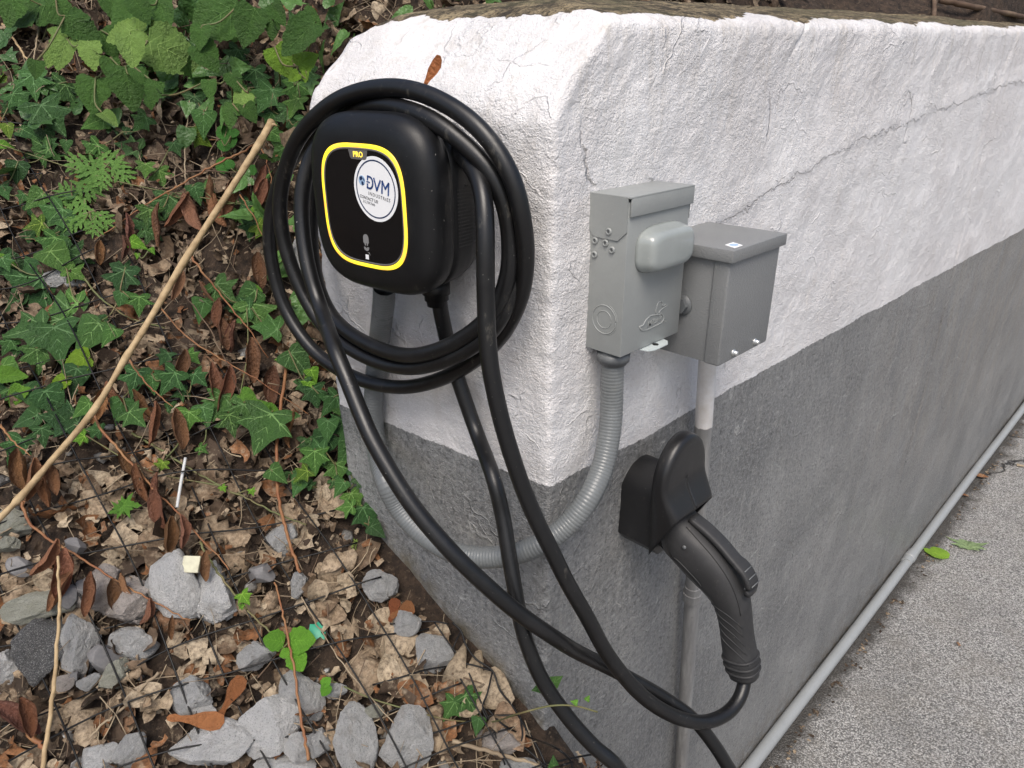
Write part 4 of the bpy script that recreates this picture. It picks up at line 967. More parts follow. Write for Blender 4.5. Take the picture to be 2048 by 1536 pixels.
# ------------------------------------------------------------------ IVY, one plant per clump
ivy = []
for l_, f_ in (([(210, 540, 170), (130, 650, 140), (370, 600, 190), (330, 750, 230), (40, 480, 100), (110, 470, 90), (30, 520, 90), (30, 700, 90), (190, 850, 130), (230, 970, 160), (50, 840, 90), (110, 1110, 140), (30, 1230, 100), (220, 1280, 140), (210, 1440, 120), (330, 1390, 190), (140, 1270, 70), (600, 780, 150), (820, 940, 140), (580, 970, 140), (900, 790, 120), (930, 1090, 100), (1030, 1140, 120), (1130, 950, 90), (1240, 690, 160), (1300, 780, 160), (1200, 860, 110), (1290, 890, 120), (1480, 700, 150), (1700, 640, 180), (1640, 510, 140), (1800, 500, 160), (1900, 600, 160), (1880, 680, 140), (1840, 770, 170), (1780, 870, 130), (1500, 370, 130), (1070, 1320, 160), (960, 1400, 140), (1260, 1240, 120), (1560, 1310, 80), (1600, 1470, 120), (980, 1500, 120), (1340, 1220, 90), (1690, 1480, 120), (420, 930, 80), (1960, 800, 120), (1720, 760, 110), (1560, 620, 120), (1970, 500, 120)], r6),
               ([(290, 40, 150), (350, 120, 190), (450, 200, 110), (30, 140, 90), (140, 310, 290), (150, 530, 210), (310, 460, 290), (370, 380, 180), (340, 610, 230), (520, 560, 220), (640, 560, 120), (220, 710, 150), (40, 630, 100), (60, 790, 160), (100, 900, 110), (180, 920, 150), (150, 1060, 150), (310, 960, 190), (360, 1060, 200), (480, 1000, 120), (430, 830, 170), (90, 1240, 160), (710, 250, 180), (710, 350, 100), (820, 380, 120), (970, 700, 90), (1140, 700, 90), (790, 840, 160), (990, 840, 160), (900, 850, 110), (700, 1000, 140), (800, 1050, 140), (540, 1120, 100), (1180, 820, 100), (1190, 410, 140), (1330, 310, 160), (1450, 340, 160), (1420, 410, 120), (1530, 450, 200), (1570, 520, 150), (1110, 1070, 130), (1210, 1040, 130), (1290, 980, 160), (1420, 1030, 150), (1370, 1090, 140), (1560, 1130, 270), (1770, 730, 190), (1850, 1250, 130), (1640, 1390, 120), (1760, 1450, 120), (1780, 1390, 100), (950, 1340, 70), (1200, 1240, 60)], r7),
               ([(150, 150, 100), (190, 250, 120), (80, 230, 120), (60, 290, 100), (235, 310, 70), (160, 400, 70), (260, 380, 70), (180, 475, 70), (275, 520, 110), (20, 370, 70), (120, 60, 100), (60, 30, 90), (200, 110, 110), (150, 340, 90), (225, 450, 80), (110, 160, 90), (240, 230, 80)], r5)):
    for x, y, s in l_: ivy.append(f_(x, y, s))
CL = [((40, 160), 'ivy_plant', 'dark ivy clump high at the far left edge below the broad weeds'),
      ((60, 400), 'ivy_plant', 'ivy clump at the left edge beside the pale cut-leaved weed'),
      ((300, 300), 'ivy_plant', 'sparse ivy trailing through shade behind the long bare branch'),
      ((540, 210), 'ivy_plant', 'dense dark ivy crowding beside the white wall and cut branch tip'),
      ((370, 440), 'ivy_plant', 'ivy sprigs among hanging brown leaves above the bare branch'),
      ((90, 610), 'ivy_plant', 'large-leaved ivy cluster spreading at the left below the cut-leaved weed'),
      ((90, 820), 'ivy_plant', 'ivy patch on the left lying under the lower bare branch'),
      ((330, 760), 'ivy_plant', 'mid-slope ivy strand beneath the rusty twigs'),
      ((480, 620), 'ivy_plant', 'ivy tuft just left of the hanging cable coil'),
      ((500, 830), 'ivy_plant', 'star-shaped dark ivy sprig on brown litter below the coil'),
      ((640, 780), 'ivy_plant', 'ivy trailing beside the grey conduit at the wall end'),
      ((700, 960), 'ivy_plant', 'small ivy sprig touching the painted wall foot below the conduit bend')]
LITP = []
groups = [[] for _ in CL]
for (u, v, s) in ivy:
    k = min(range(len(CL)), key=lambda i: (CL[i][0][0] - u) ** 2 + ((CL[i][0][1] - v) * 1.2) ** 2); groups[k].append((u, v, s))
for (c, nm, lab), g_ in zip(CL, groups):
    if not g_: continue
    b_ = P_hill(c[0], c[1]); t_ = thing(nm, lab, 'ivy', loc=b_, group='ivy plants on the slope'); ends = []
    for (u, v, s) in g_:
        col = random.choice([MID, (1, 1, 1, 1), (.9, 1, .95, 1), DK, (1.3, 1.35, 1, 1), (1.0, 1.1, 1.15, 1), (1.25, 1.2, .9, 1), (.8, .9, .9, 1)] if s > 38 or random.random() < .85 else [(1.9, 1.5, .7, 1)])
        o, e = place_leaf(random.choice(IVY), 'leaf', t_, u, v, s * 1.22, random.gauss(95, 48), random.uniform(.035, .06), col, .30); ends.append(e)
        if s > 33 and random.random() < .55:
            o, e = place_leaf(random.choice(IVY), 'leaf', t_, u + random.uniform(-.7, .7) * s, v + random.uniform(-.6, .6) * s, s * random.uniform(.6, 1.0), random.gauss(95, 60), random.uniform(.02, .045), DK, .4); ends.append(e)
    vine(t_, ends, .0012, base=b_ + np.array([0, 0, -.01]))
# small ivy rooted at the wire mesh near the wall foot, with a tendril reaching across the grey paint
b_ = P_hill(860, 1400); t_ = thing('ivy_plant', 'three-leaf ivy sprig at the bottom beside the wire mesh with tendril over the grey wall', 'ivy', loc=b_, group='ivy plants on the slope')
ends = [place_leaf(IVY[k], 'leaf', t_, u, v, s, a, .03, c, .15)[1] for k, u, v, s, a, c in ((0, 900, 1420, 50, 120, MID), (1, 942, 1408, 56, 60, MID), (3, 955, 1452, 38, 100, DK))]
tend = [P_hill(660, 1360, .03), P_hill(740, 1396, .03), P_hill(820, 1420, .03), P_hill(900, 1440, .03), P_hill(980, 1444, .03), P_dep(1035, 1428, .80), P_dep(1100, 1412, .80), P_dep(1150, 1412, .805), P_dep(1195, 1424, .81)]
link('tendril', tube(catmull(tend, 6), .0011, 6), M_STEM, t_); vine(t_, ends, .0011)
for k, u, v, s, a, d_, c in ((3, 1078, 1376, 34, 170, .86, MID), (5, 1112, 1362, 36, -40, .86, MID), (3, 1148, 1404, 16, 200, .80, BR), (3, 1176, 1396, 14, -60, .80, BR)):
    place_leaf(IVY[k], 'leaf', t_, u, v, s, a, 0, c, .2, depth=d_)

# ------------------------------------------------------------------ BROAD-LEAVED WEEDS
WD = [('tall green weed with huge dark heart-shaped leaves in the top left corner', (60, 60), [(190, 60, 290, 150, 0), (60, 40, 200, 110, 0), (390, 60, 160, 60, 0), (520, 170, 220, 40, 0), (230, 440, 110, 100, 0)]),
      ('bright lime green weed tuft of four drooping serrated leaves near the left top', (120, 120), [(370, 195, 130, 190, 1), (465, 210, 130, 20, 1), (395, 340, 210, 105, 1), (575, 340, 170, 75, 1), (320, 380, 110, 110, 1)]),
      ('fresh green weed with a large pointed leaf and holes in its upper leaf', (250, 80), [(690, 270, 180, 60, 0), (770, 210, 200, 160, 1), (840, 320, 230, 85, 1), (920, 260, 120, 15, 1), (930, 160, 170, -35, 1), (1110, 330, 320, 15, 2)]),
      ('mid green weed with two nettle-like leaves hanging over the brown gap', (230, 170), [(820, 540, 250, 85, 0), (590, 580, 220, 100, 0), (700, 760, 130, 40, 2), (980, 580, 140, 90, 0), (700, 430, 130, 90, 0), (880, 470, 100, 60, 0)]),
      ('shaded weed with broad overlapping leaves at the top left of centre', (270, 40), [(810, 90, 260, 130, 0), (1040, 80, 230, 60, 0), (720, 30, 180, 80, 0), (900, 60, 160, 60, 0)]),
      ('dark broad-leaved weed above the slope near the wall top corner', (460, 40), [(1370, 100, 360, 150, 0), (1590, 160, 240, 105, 0), (1320, 350, 180, 60, 0), (1280, 230, 150, 100, 0), (1450, 40, 160, 60, 0)]),
      ('large dim weed leaf spreading behind the sloping white wall end', (600, 70), [(1910, 240, 290, 130, 0), (1780, 90, 150, 60, 0), (1990, 120, 140, 40, 0), (1740, 180, 120, 100, 0)]),
      ('small yellow-green seedling beside the left edge of the white wall', (560, 120), [(1800, 390, 190, 70, 3), (1960, 380, 140, -30, 3), (1880, 490, 80, 150, 3), (1955, 490, 70, 90, 3)]),
      ('low shaded weed with notched leaves between the weeds and dark ivy', (450, 170), [(1500, 510, 130, 60, 0), (960, 640, 100, 90, 0), (1340, 570, 130, 90, 0), (1540, 640, 140, 120, 1), (1470, 730, 150, 100, 0), (1600, 720, 120, 60, 0)])]
for lab, c, lv_s in WD:
    b_ = P_hill(c[0], c[1] + 60); t_ = thing('broadleaf_weed', lab, 'weed', loc=b_, group='broad-leaved weeds on the upper slope'); ends = []
    for x, y, s, a, k in lv_s:
        u, v, s = r6(x, y, s)
        col = {0: (.80, .85, .8, 1), 1: (2.5, 1.9, 2.2, 1), 2: (1.9, 1.5, 1.7, 1), 3: (2.0, 1.7, .8, 1)}[k]
        o, e = place_leaf(random.choice(WEED), 'leaf', t_, u, v, s * 1.12, a, random.uniform(.12, .20), col, .25); ends.append(e)
    vine(t_, ends, .0016, base=b_)
WS = [('mugwort_plant', 'pale green weed with feathery deeply cut leaves in two tiers', 'weed', (190, 360), MUG, [r6(*p) for p in ((500, 1045, 220), (590, 1080, 240), (700, 1030, 240), (770, 1100, 210), (650, 1140, 190), (430, 1235, 230), (560, 1200, 230), (480, 1300, 200), (540, 1370, 220), (470, 1420, 190), (650, 1400, 190), (600, 1450, 160), (560, 1110, 180))], [170, 200, -20, 40, 90, 190, 20, 150, 80, 130, 30, 90, 120], (1.9, 1.75, 2.0, 1)),
      ('clover_plant', 'small bluish green clover with round leaves right of the bare branch tip', 'clover', (460, 275), [ROUND], [r6(*p) for p in ((1430, 850, 100), (1475, 905, 90), (1435, 930, 90), (1500, 850, 70), (1430, 1060, 110), (1610, 1085, 80), (1470, 1050, 70))], None, (.9, 1.25, 1.2, 1)),
      ('maple_seedling', 'tiny bright maple seedling standing alone on the leaf litter above the rocks', 'seedling', (250, 1018), [MAPLE], [r8(640, 110, 90), r8(715, 85, 120)], [160, 0], (1.5, 1.6, 1.2, 1)),
      ('strawberry_plant', 'bright green toothed sprout growing beside the green scrap near the bottom', 'seedling', (575, 1300), [BERRY], [r8(1510, 830, 120), r8(1670, 830, 150), r8(1645, 950, 120), r8(1572, 905, 60)], [190, 0, 60, 150], (1.7, 1.9, 1.0, 1)),
      ('strawberry_plant', 'little two-leaf green sprout right of the taller bright sprout', 'seedling', (651, 1375), [BERRY], [r5(108, 1185, 44), r5(103, 1222, 50)], [-60, 110], (1.6, 1.9, 1.0, 1)),
      ('vine_sprout', 'lone lime green folded leaf on a thin stem between the pale rocks', 'seedling', (490, 1200), [IVY[0]], [r8(1355, 600, 90), r8(1330, 640, 40)], [60, 200], (2.1, 2.1, .8, 1)),
      ('vine_sprout', 'bright yellow-green ivy shoot beside the cable coil at lower left', 'seedling', (621, 760), [IVY[3], IVY[0]], [r7(1850, 800, 110), r7(1810, 860, 90), r7(1660, 700, 90)], [70, 120, 170], (2.1, 2.1, .8, 1)),
      ('vine_sprout', 'pair of lime green shoots under the bare branch at mid height', 'seedling', (270, 490), [IVY[3]], [r7(815, 25, 110), r7(810, 95, 40), r7(900, 65, 50)], [20, 90, 60], (2.0, 2.1, .8, 1)),
      ('vine_sprout', 'yellow-green ivy leaf peeping out below the hanging leaf cluster', 'seedling', (160, 876), [IVY[0]], [r7(460, 1170, 100), r7(1490, 1490, 50), r7(1320, 1470, 50)], [160, 80, 60], (2.1, 2.1, .8, 1)),
      ('vine_sprout', 'lime green shoot at the left of the coil among brown curled leaves', 'seedling', (518, 420), [IVY[3]], [r6(1660, 1340, 100), r6(40, 930, 90)], [30, 0], (2.1, 2.1, .8, 1)),
      ('ragged_weed', 'chewed yellowish leaf with torn brown edge by the lower left ivy', 'weed', (140, 730), [WEED[1], WEED[3]], [r7(440, 720, 190), r7(340, 850, 130)], [150, 120], (1.9, 1.55, .6, 1)),
      ('young_weed', 'small bright sprig of rounded toothed leaves right of the mid slope', 'weed', (510, 810), [WEED[0], BERRY], [r7(1470, 930, 120), r7(1535, 1000, 110), r7(1610, 1005, 90), r7(1500, 300, 100)], [30, 100, 20, 0], (1.5, 1.6, 1.1, 1)),
      ('young_weed', 'curled bright leaf at the left edge above the lower ivy patch', 'weed', (30, 745), [WEED[2]], [r7(70, 800, 170), r7(100, 920, 150), r7(40, 130, 110)], [0, 110, 20], (1.5, 1.5, .9, 1)),
      ('wall_foot_weed', 'small dark green leaves poking up at the bottom of the wall corner', 'weed', (1110, 1530), [IVY[5], IVY[3]], [(1108, 1528, 34), (1182, 1530, 26)], [-90, -60], (1.2, 1.3, 1, 1))]
for nm, lab, cat, c, mm, lvs, angs, col in WS:
    b_ = P_hill(*c); t_ = thing(nm, lab, cat, loc=b_); ends = []
    for i, (u, v, s) in enumerate(lvs):
        a = angs[i] if angs else random.uniform(0, 360)
        o, e = place_leaf(mm[i % len(mm)], 'leaf', t_, u, v, s, a, .045, col, .2); ends.append(e)
    vine(t_, ends, .0011, base=b_)
# tiny fern-like moss sprig
b_ = P_hill(712, 1120); t_ = thing('moss_sprig', 'tiny lime moss sprig on the dirt left of the wall foot', 'moss', loc=b_)
VV = []; FF = []; k0 = 0
for i in range(60):
    f_ = i / 60; p = b_ + np.array([.003 * math.sin(9 * f_), 0, .036 * f_]) + .010 * (1 - f_) * np.array([random.uniform(-1, 1), random.uniform(-1, 1), random.uniform(-.3, .6)])
    d_ = np.array([random.uniform(-1, 1), random.uniform(-1, 1), .6]) * .0035; V, Fc = tube_arrays([p, p + d_], [.0010, .0004], 4); VV.append(V); FF.append(Fc + k0); k0 += len(V)
link('frond', fastmesh(np.vstack(VV), np.vstack(FF)), mat('moss_green', (0.20, 0.30, 0.05), 0.7), t_)

# ------------------------------------------------------------------ ROCKS
RK = {'w': rock_material('pale_granite', (0.74, 0.745, 0.74), (0.90, 0.90, 0.89), (0.20, 0.20, 0.205)),
      'g': rock_material('grey_granite', (0.52, 0.525, 0.52), (0.72, 0.72, 0.71), (0.12, 0.12, 0.122)),
      'd': rock_material('dark_speckled_stone', (0.075, 0.076, 0.078), (0.13, 0.13, 0.13), (0.36, 0.36, 0.36), (0.05, 0.05, 0.05)),
      's': mat('smooth_slate', (0.13, 0.13, 0.133), 0.6, var=(6, (0.18, 0.17, 0.17), 0.8)),
      'p': rock_material('pinkish_granite', (0.50, 0.44, 0.40), (0.68, 0.61, 0.56), (0.25, 0.21, 0.19)),
      'm': rock_material('mossy_pale_stone', (0.42, 0.42, 0.33), (0.60, 0.60, 0.50), (0.15, 0.15, 0.12), (0.16, 0.18, 0.08))}
_bm = bmesh.new(); bmesh.ops.create_icosphere(_bm, subdivisions=5, radius=1)
ICO = np.array([v.co[:] for v in _bm.verts]); ICO /= np.linalg.norm(ICO, axis=1)[:, None]; ICOF = np.array([[v.index for v in f.verts] for f in _bm.faces]); _bm.free()
def rockmesh(seed, smooth=False):
    rs = np.random.default_rng(seed); npl = 14
    N_ = rs.normal(size=(npl, 3)); N_ /= np.linalg.norm(N_, axis=1)[:, None]; D_ = rs.uniform(.55, .92, npl)
    k = ICO @ N_.T; rr_ = np.where(k > .12, D_[None] / np.maximum(k, .12), 9); rr_.sort(axis=1)
    kk = 60 if smooth else 140
    r = -np.log(np.exp(-kk * np.minimum(rr_[:, 0], 1.12)) + np.exp(-kk * np.minimum(rr_[:, 1], 1.2))) / kk
    x, y, z = ICO.T
    if not smooth:
        n1 = fbm(x * 3 + seed + z * 1.7, y * 3 + z * 2.3, 7, 4); n2 = fbm(z * 9 + x * 4, x * 9 + y * 8, 8, 3)
        r = r + .05 * n1 + .028 * n2 + .05 * np.round(n1 * 5) / 5
    me = fastmesh(ICO * r[:, None], ICOF); me.shade_smooth(); return set_sharp(me, 24)
ROCKS = [('m', r8(200, 640, 1)[:2], 150, 60, -8, 'long pale stone with mossy tint behind the dark speckled rock at left'),
 ('d', r8(230, 840, 1)[:2], 112, 140, 5, 'large dark speckled rock at the left under the tan stem'),
 ('g', r8(435, 860, 1)[:2], 62, 112, 5, 'grey upright rock tucked right of the dark speckled one'),
 ('s', r8(590, 945, 1)[:2], 62, 60, 20, 'smooth dark slate stone between the grey rocks'),
 ('p', r8(540, 570, 1)[:2], 84, 96, 10, 'pinkish rock upper left in the middle pile'),
 ('p', r8(745, 620, 1)[:2], 108, 104, -10, 'big pinkish rock crossed by the rusty twig'),
 ('g', r8(745, 840, 1)[:2], 80, 66, 0, 'squarish grey rock below the big pinkish one'),
 ('m', r8(655, 1030, 1)[:2], 56, 66, 40, 'small tilted pale rock below the smooth slate stone'),
 ('w', r8(990, 530, 1)[:2], 78, 126, -20, 'tall whitish granite rock leaning left of its pale twin'),
 ('w', r8(1190, 600, 1)[:2], 88, 128, -12, 'large pale rock with mesh lines beside the small square tile'),
 ('g', r8(1075, 1150, 1)[:2], 78, 76, 0, 'grey faceted rock above the big white granite block'),
 ('w', r8(1175, 1420, 1)[:2], 136, 84, 5, 'big white granite block at the bottom centre left'),
 ('w', r8(1480, 1300, 1)[:2], 108, 104, 30, 'big pale block right of the brown samara near the bottom'),
 ('w', r8(560, 1480, 1)[:2], 84, 62, -10, 'pale rock cut by the bottom edge left of the blue-grey stone'),
 ('g', r8(715, 1450, 1)[:2], 50, 74, 10, 'blue-grey stone at the bottom left of the big white block'),
 ('w', (560, 1534), 120, 42, 0, 'flat pale rock peeking up at the bottom edge centre'),
 ('w', r8(30, 980, 1)[:2], 60, 86, -10, 'whitish rock cut by the left edge near the bottom'),
 ('g', r8(1420, 910, 1)[:2], 66, 70, 0, 'grey rock half buried left of the bright toothed sprout'),
 ('g', r5(15, 1240, 1)[:2], 66, 96, -25, 'grey slanted rock right of the red stem near the bottom'),
 ('g', r8(1560, 275, 1)[:2], 64, 68, 15, 'dull grey rock in the litter by the vertical dry stick'),
 ('s', r8(1450, 470, 1)[:2], 46, 40, 0, 'small dark stone in the litter above the sprouting vine'),
 ('g', r8(1650, 520, 1)[:2], 36, 50, 0, 'small rounded brownish rock under the mesh right of the rocks'),
 ('m', r8(90, 180, 1)[:2], 66, 58, 0, 'pale lichened rock at the left edge below the bare branch'),
 ('m', r8(50, 300, 1)[:2], 44, 38, 0, 'small dull rock at the left edge under the lichened one'),
 ('g', r5(340, 795, 1)[:2], 66, 60, 20, 'grey rock by the wall foot below the ivy sprig'),
 ('g', r5(430, 945, 1)[:2], 50, 46, 0, 'light grey rock beside orange winged seeds near the wall'),
 ('g', r5(540, 1075, 1)[:2], 74, 68, 15, 'speckled grey rock next to the large tan leaf at the wall foot'),
 ('g', r5(435, 1410, 1)[:2], 98, 100, -5, 'greenish grey angular rock at the bottom middle under the mesh'),
 ('g', r5(215, 1420, 1)[:2], 74, 122, -15, 'long grey rock at the bottom left of the greenish angular one'),
 ('g', r5(70, 1440, 1)[:2], 58, 56, 0, 'grey rock at the bottom between the two long pale stones'),
 ('p', r5(820, 1420, 1)[:2], 74, 50, 10, 'speckled brown rock under the cream torn leaf at the wall corner'),
 ('g', (130, 562), 70, 44, 0, 'dark grey rock half hidden above the large ivy leaves at left'),
 ('g', (607, 530), 50, 90, 0, 'grey rock seen behind the coil against the wall edge'),
 ('w', (452, 52), 40, 26, 0, 'small whitish rock among dark weeds at the top'),
 ('g', (1045, 1530), 70, 34, 0, 'flat grey rock at the bottom edge by the mesh corner'),
 ('s', r8(375, 590, 1)[:2], 44, 40, 0, 'small dark stone wedged above the pinkish pair under a hanging leaf'),
 ('s', r8(455, 560, 1)[:2], 34, 40, 30, 'small dark pebble left of the pinkish rock'),
 ('s', r8(412, 1042, 1)[:2], 20, 24, 0, 'tiny dark pebble below the grey upright rock'),
 ('g', r8(485, 1065, 1)[:2], 44, 26, -20, 'small flat grey stone left of the tilted pale one'),
 ('p', r8(350, 1065, 1)[:2], 36, 30, 0, 'small pinkish stone beside the tiny dark pebble'),
 ('g', r8(865, 515, 1)[:2], 30, 50, 10, 'small speckled stone between the pinkish and whitish rocks'),
 ('s', r8(120, 420, 1)[:2], 46, 34, 20, 'dark flat stone at the left in the litter above the mossy stone'),
 ('s', r8(420, 310, 1)[:2], 44, 26, 10, 'dark grey stone under the rusty twig near the left rocks'),
 ('w', r8(1650, 1440, 1)[:2], 62, 70, 0, 'pale stone at the bottom right of the big pale block'),
 ('w', r8(1130, 1225, 1)[:2], 60, 30, 0, 'small pale stone just above the brown samara'),
 ('g', r5(140, 1225, 1)[:2], 44, 30, 0, 'small rounded grey stone above the long grey rock'),
 ('m', r5(300, 1300, 1)[:2], 40, 24, 0, 'small yellowish stone above the greenish angular rock')]
for i, (k, (u, v), w, h, rot, lab) in enumerate(ROCKS):
    p = P_hill(u, v, .018 if max(w, h) > 50 else .028); dp = depth_of(p); sx_, sz_ = w / F * dp / 2 * 1.14, h / F * dp / 2 * 1.14
    me = rockmesh(50 + i, k == 's'); me.materials.append(RK[k])
    cr = toworld(1, 0); up = toworld(0, -1); fw = toworld(0, 0) + RW @ np.array([0, 0, 1.0])
    a = R_(rot); X = cr * math.cos(a) - up * math.sin(a); Y = up * math.cos(a) + cr * math.sin(a)
    m = Matrix((Vector(X) * sx_, Vector(Y) * sz_, Vector(-fw) * (sx_ + sz_) / 2 * .8)).transposed().to_4x4()
    m.translation = Vector(p + HN(p[0], p[1]) * min(sx_, sz_) * .12)
    o = bpy.data.objects.new('rock', me); COL.objects.link(o); o.matrix_world = m; tag(o, lab, 'rock', 'rocks on the lower slope')
# rubble too small to count
VV = []; FF = []; n0 = 0; rm = rockmesh(999); bmx = bmesh.new(); bmesh.ops.create_icosphere(bmx, subdivisions=1, radius=1)
iv = np.array([v.co[:] for v in bmx.verts]); iff = np.array([[v.index for v in f.verts] for f in bmx.faces]); bmx.free()
for i in range(520):
    x, y = random.uniform(-1.1, .3), random.uniform(-.9, .75)
    if x > -.05 and y > -.05: continue
    s = random.uniform(.004, .014); z = float(H(x, y)); V = iv * (1 + .5 * (RNG.random((len(iv), 1)) - .5)) * np.array([s * random.uniform(.7, 1.4), s * random.uniform(.7, 1.4), s * .7]) + np.array([x, y, z + s * .4]); VV.append(V); FF.append(iff + n0); n0 += len(V)
o = link('gravel', fastmesh(np.vstack(VV), np.vstack(FF)), rock_material('gravel_stone', (0.13, 0.125, 0.12), (0.28, 0.27, 0.25), (0.08, 0.08, 0.08)), smooth=False); tag(o, kind='stuff')

# ------------------------------------------------------------------ LITTER
def dead_template(seed, kind):
    """returns verts (unit length leaf) and quads on a bent grid"""
    rs = np.random.default_rng(seed); nx_, ny_ = (5, 8) if kind != 2 else (4, 4)
    V = []; 
    lob = rs.uniform(.5, 1.1, ny_ + 1)
    for j in range(ny_ + 1):
        t = j / ny_
        if kind == 0: w = .30 * math.sin(math.pi * min(1, t * .97 + .03)) ** .75
        elif kind == 1: w = (.10 + .36 * ((lob[j] - .5) / .6) ** 1.3) * (math.sin(math.pi * (t * .9 + .05)) ** .5) * (1.25 if j % 2 else .8)
        else: w = .35 * lob[j]
        for i in range(nx_ + 1): V.append((w * (i / nx_ * 2 - 1), t - .5))
    V = np.array(V); x, y = V[:, 0], V[:, 1]
    a, b = rs.uniform(-2.2, 2.6), rs.uniform(-1.8, 1.8); ph = rs.uniform(0, 6, 4)
    z = a * x * x * 1.3 + b * y * y * .7 + .05 * np.sin(9 * x + ph[0]) * np.cos(7 * y + ph[1]) + .035 * np.sin(17 * y + ph[2]) + .03 * np.sin(21 * x + ph[3] + 6 * y) + .25 * np.abs(x) * rs.uniform(-1, 1.4)
    q = [(j * (nx_ + 1) + i, j * (nx_ + 1) + i + 1, (j + 1) * (nx_ + 1) + i + 1, (j + 1) * (nx_ + 1) + i) for j in range(ny_) for i in range(nx_)]
    return np.column_stack([x, y, z]), np.array(q)
TEMPL = [dead_template(i, [0, 1, 2, 1, 0, 2, 1][i % 7]) for i in range(21)]
def rotations(n, nrm, tilt):
    z = nrm + RNG.normal(size=(n, 3)) * tilt; z /= np.linalg.norm(z, axis=1)[:, None]
    a = RNG.normal(size=(n, 3)); x = np.cross(a, z); x /= np.linalg.norm(x, axis=1)[:, None]; y = np.cross(z, x)
    return np.stack([x, y, z], 2)
def hill_points(n, xr, yr, keep=None):
    x = RNG.uniform(*xr, n); y = RNG.uniform(*yr, n)
    ok = ~((x > -.02 - y * .12) & (y > -.03) & (y < WALL_W + .02) & (x < 9))
    ok &= ~((x > .03) & (y < .02))
    if keep is not None: ok &= keep(x, y)
    x, y = x[ok], y[ok]; e = .03
    gx_ = (H(x + e, y, False) - H(x - e, y, False)) / (2 * e); gy_ = (H(x, y + e, False) - H(x, y - e, False)) / (2 * e)
    nn = np.column_stack([-gx_, -gy_, np.ones_like(x)]); nn /= np.linalg.norm(nn, axis=1)[:, None]
    return np.column_stack([x, y, H(x, y)]), nn
def scatter(name, n, xr, yr, smin, smax, tilt, lift, tints, mtl, templ, keep=None, label=None):
    P, Nn = hill_points(n, xr, yr, keep); n = len(P); Rm = rotations(n, Nn, tilt)
    s = RNG.uniform(smin, smax, n); VV = []; FF = []; TT = []; n0 = 0
    P = P + Nn * RNG.uniform(lift[0], lift[1], (n, 1)); ti = RNG.integers(0, len(templ), n); tc_ = RNG.choice(tints, n) + RNG.normal(0, .05, n)
    for k, (tv, tq) in enumerate(templ):
        sel = np.where(ti == k)[0]
        if not len(sel): continue
        W3 = np.einsum('nij,vj->nvi', Rm[sel], tv) * s[sel][:, None, None] + P[sel][:, None, :]
        VV.append(W3.reshape(-1, 3)); FF.append((tq[None] + (np.arange(len(sel)) * len(tv))[:, None, None]).reshape(-1, tq.shape[1]) + n0); TT.append(np.repeat(tc_[sel], len(tv))); n0 += len(sel) * len(tv)
    o = link(name, fastmesh(np.vstack(VV), np.vstack(FF), tint=np.clip(np.concatenate(TT), 0, 1)), mtl); tag(o, kind='stuff'); return o
scatter('leaf_litter', 15000, (-1.6, 1.3), (-1.1, 2.0), .018, .054, .75, (-.006, .024), [.0, .1, .2, .3, .35, .4, .45, .5, .55, .6, .65, .72, .8, .9, 1.0], M_LIT, TEMPL)
scatter('leaf_litter', 5000, (-.3, 5.5), (.38, 2.6), .025, .075, .6, (.0, .02), [.0, .1, .2, .3, .4, .5, .6], M_LIT, TEMPL)
scatter('leaf_crumbs', 22000, (-1.3, .6), (-1.0, 1.6), .006, .017, .9, (.002, .026), [.1, .3, .5, .6, .7, .8, .95], M_LIT, TEMPL[2:3] + TEMPL[5:6])
# twigs and needles
def twigs(name, n, xr, yr, lmin, lmax, rmin, rmax, mtl, lift=(.002, .03), tilt=.35):
    P, Nn = hill_points(n, xr, yr); n = len(P); Rm = rotations(n, Nn, tilt); VV = []; FF = []; n0 = 0
    for i in range(n):
        l = random.uniform(lmin, lmax) ; x = Rm[i][:, 0]; yv = Rm[i][:, 1]; c = random.uniform(-.2, .2); r = random.uniform(rmin, rmax)
        t = np.linspace(-.5, .5, 5)[:, None]; Q = P[i] + Nn[i] * random.uniform(*lift) + x * t * l + yv * (t * t * l * c * 3) + Nn[i] * (np.sin(t * 9 + i) * l * .03)
        V, Fc = tube_arrays(Q, np.linspace(r, r * .5, 5), 4); VV.append(V); FF.append(Fc + n0); n0 += len(V)
    o = link(name, fastmesh(np.vstack(VV), np.vstack(FF)), mtl); tag(o, kind='stuff'); return o
M_TWD = mat('dark_twig', (0.085, 0.052, 0.034), 0.85, var=(14, (0.20, 0.14, 0.09), 0.8))
twigs('twig_litter', 4600, (-1.3, .8), (-1.0, 1.6), .03, .15, .0004, .0013, M_STRAW)
twigs('twig_litter', 1700, (-1.4, 1.0), (-1.0, 1.9), .02, .10, .0005, .0016, M_TWD)
twigs('twig_litter', 600, (0.0, 5), (.42, 2.0), .05, .30, .0008, .003, M_TWD, (.0, .06), .6)
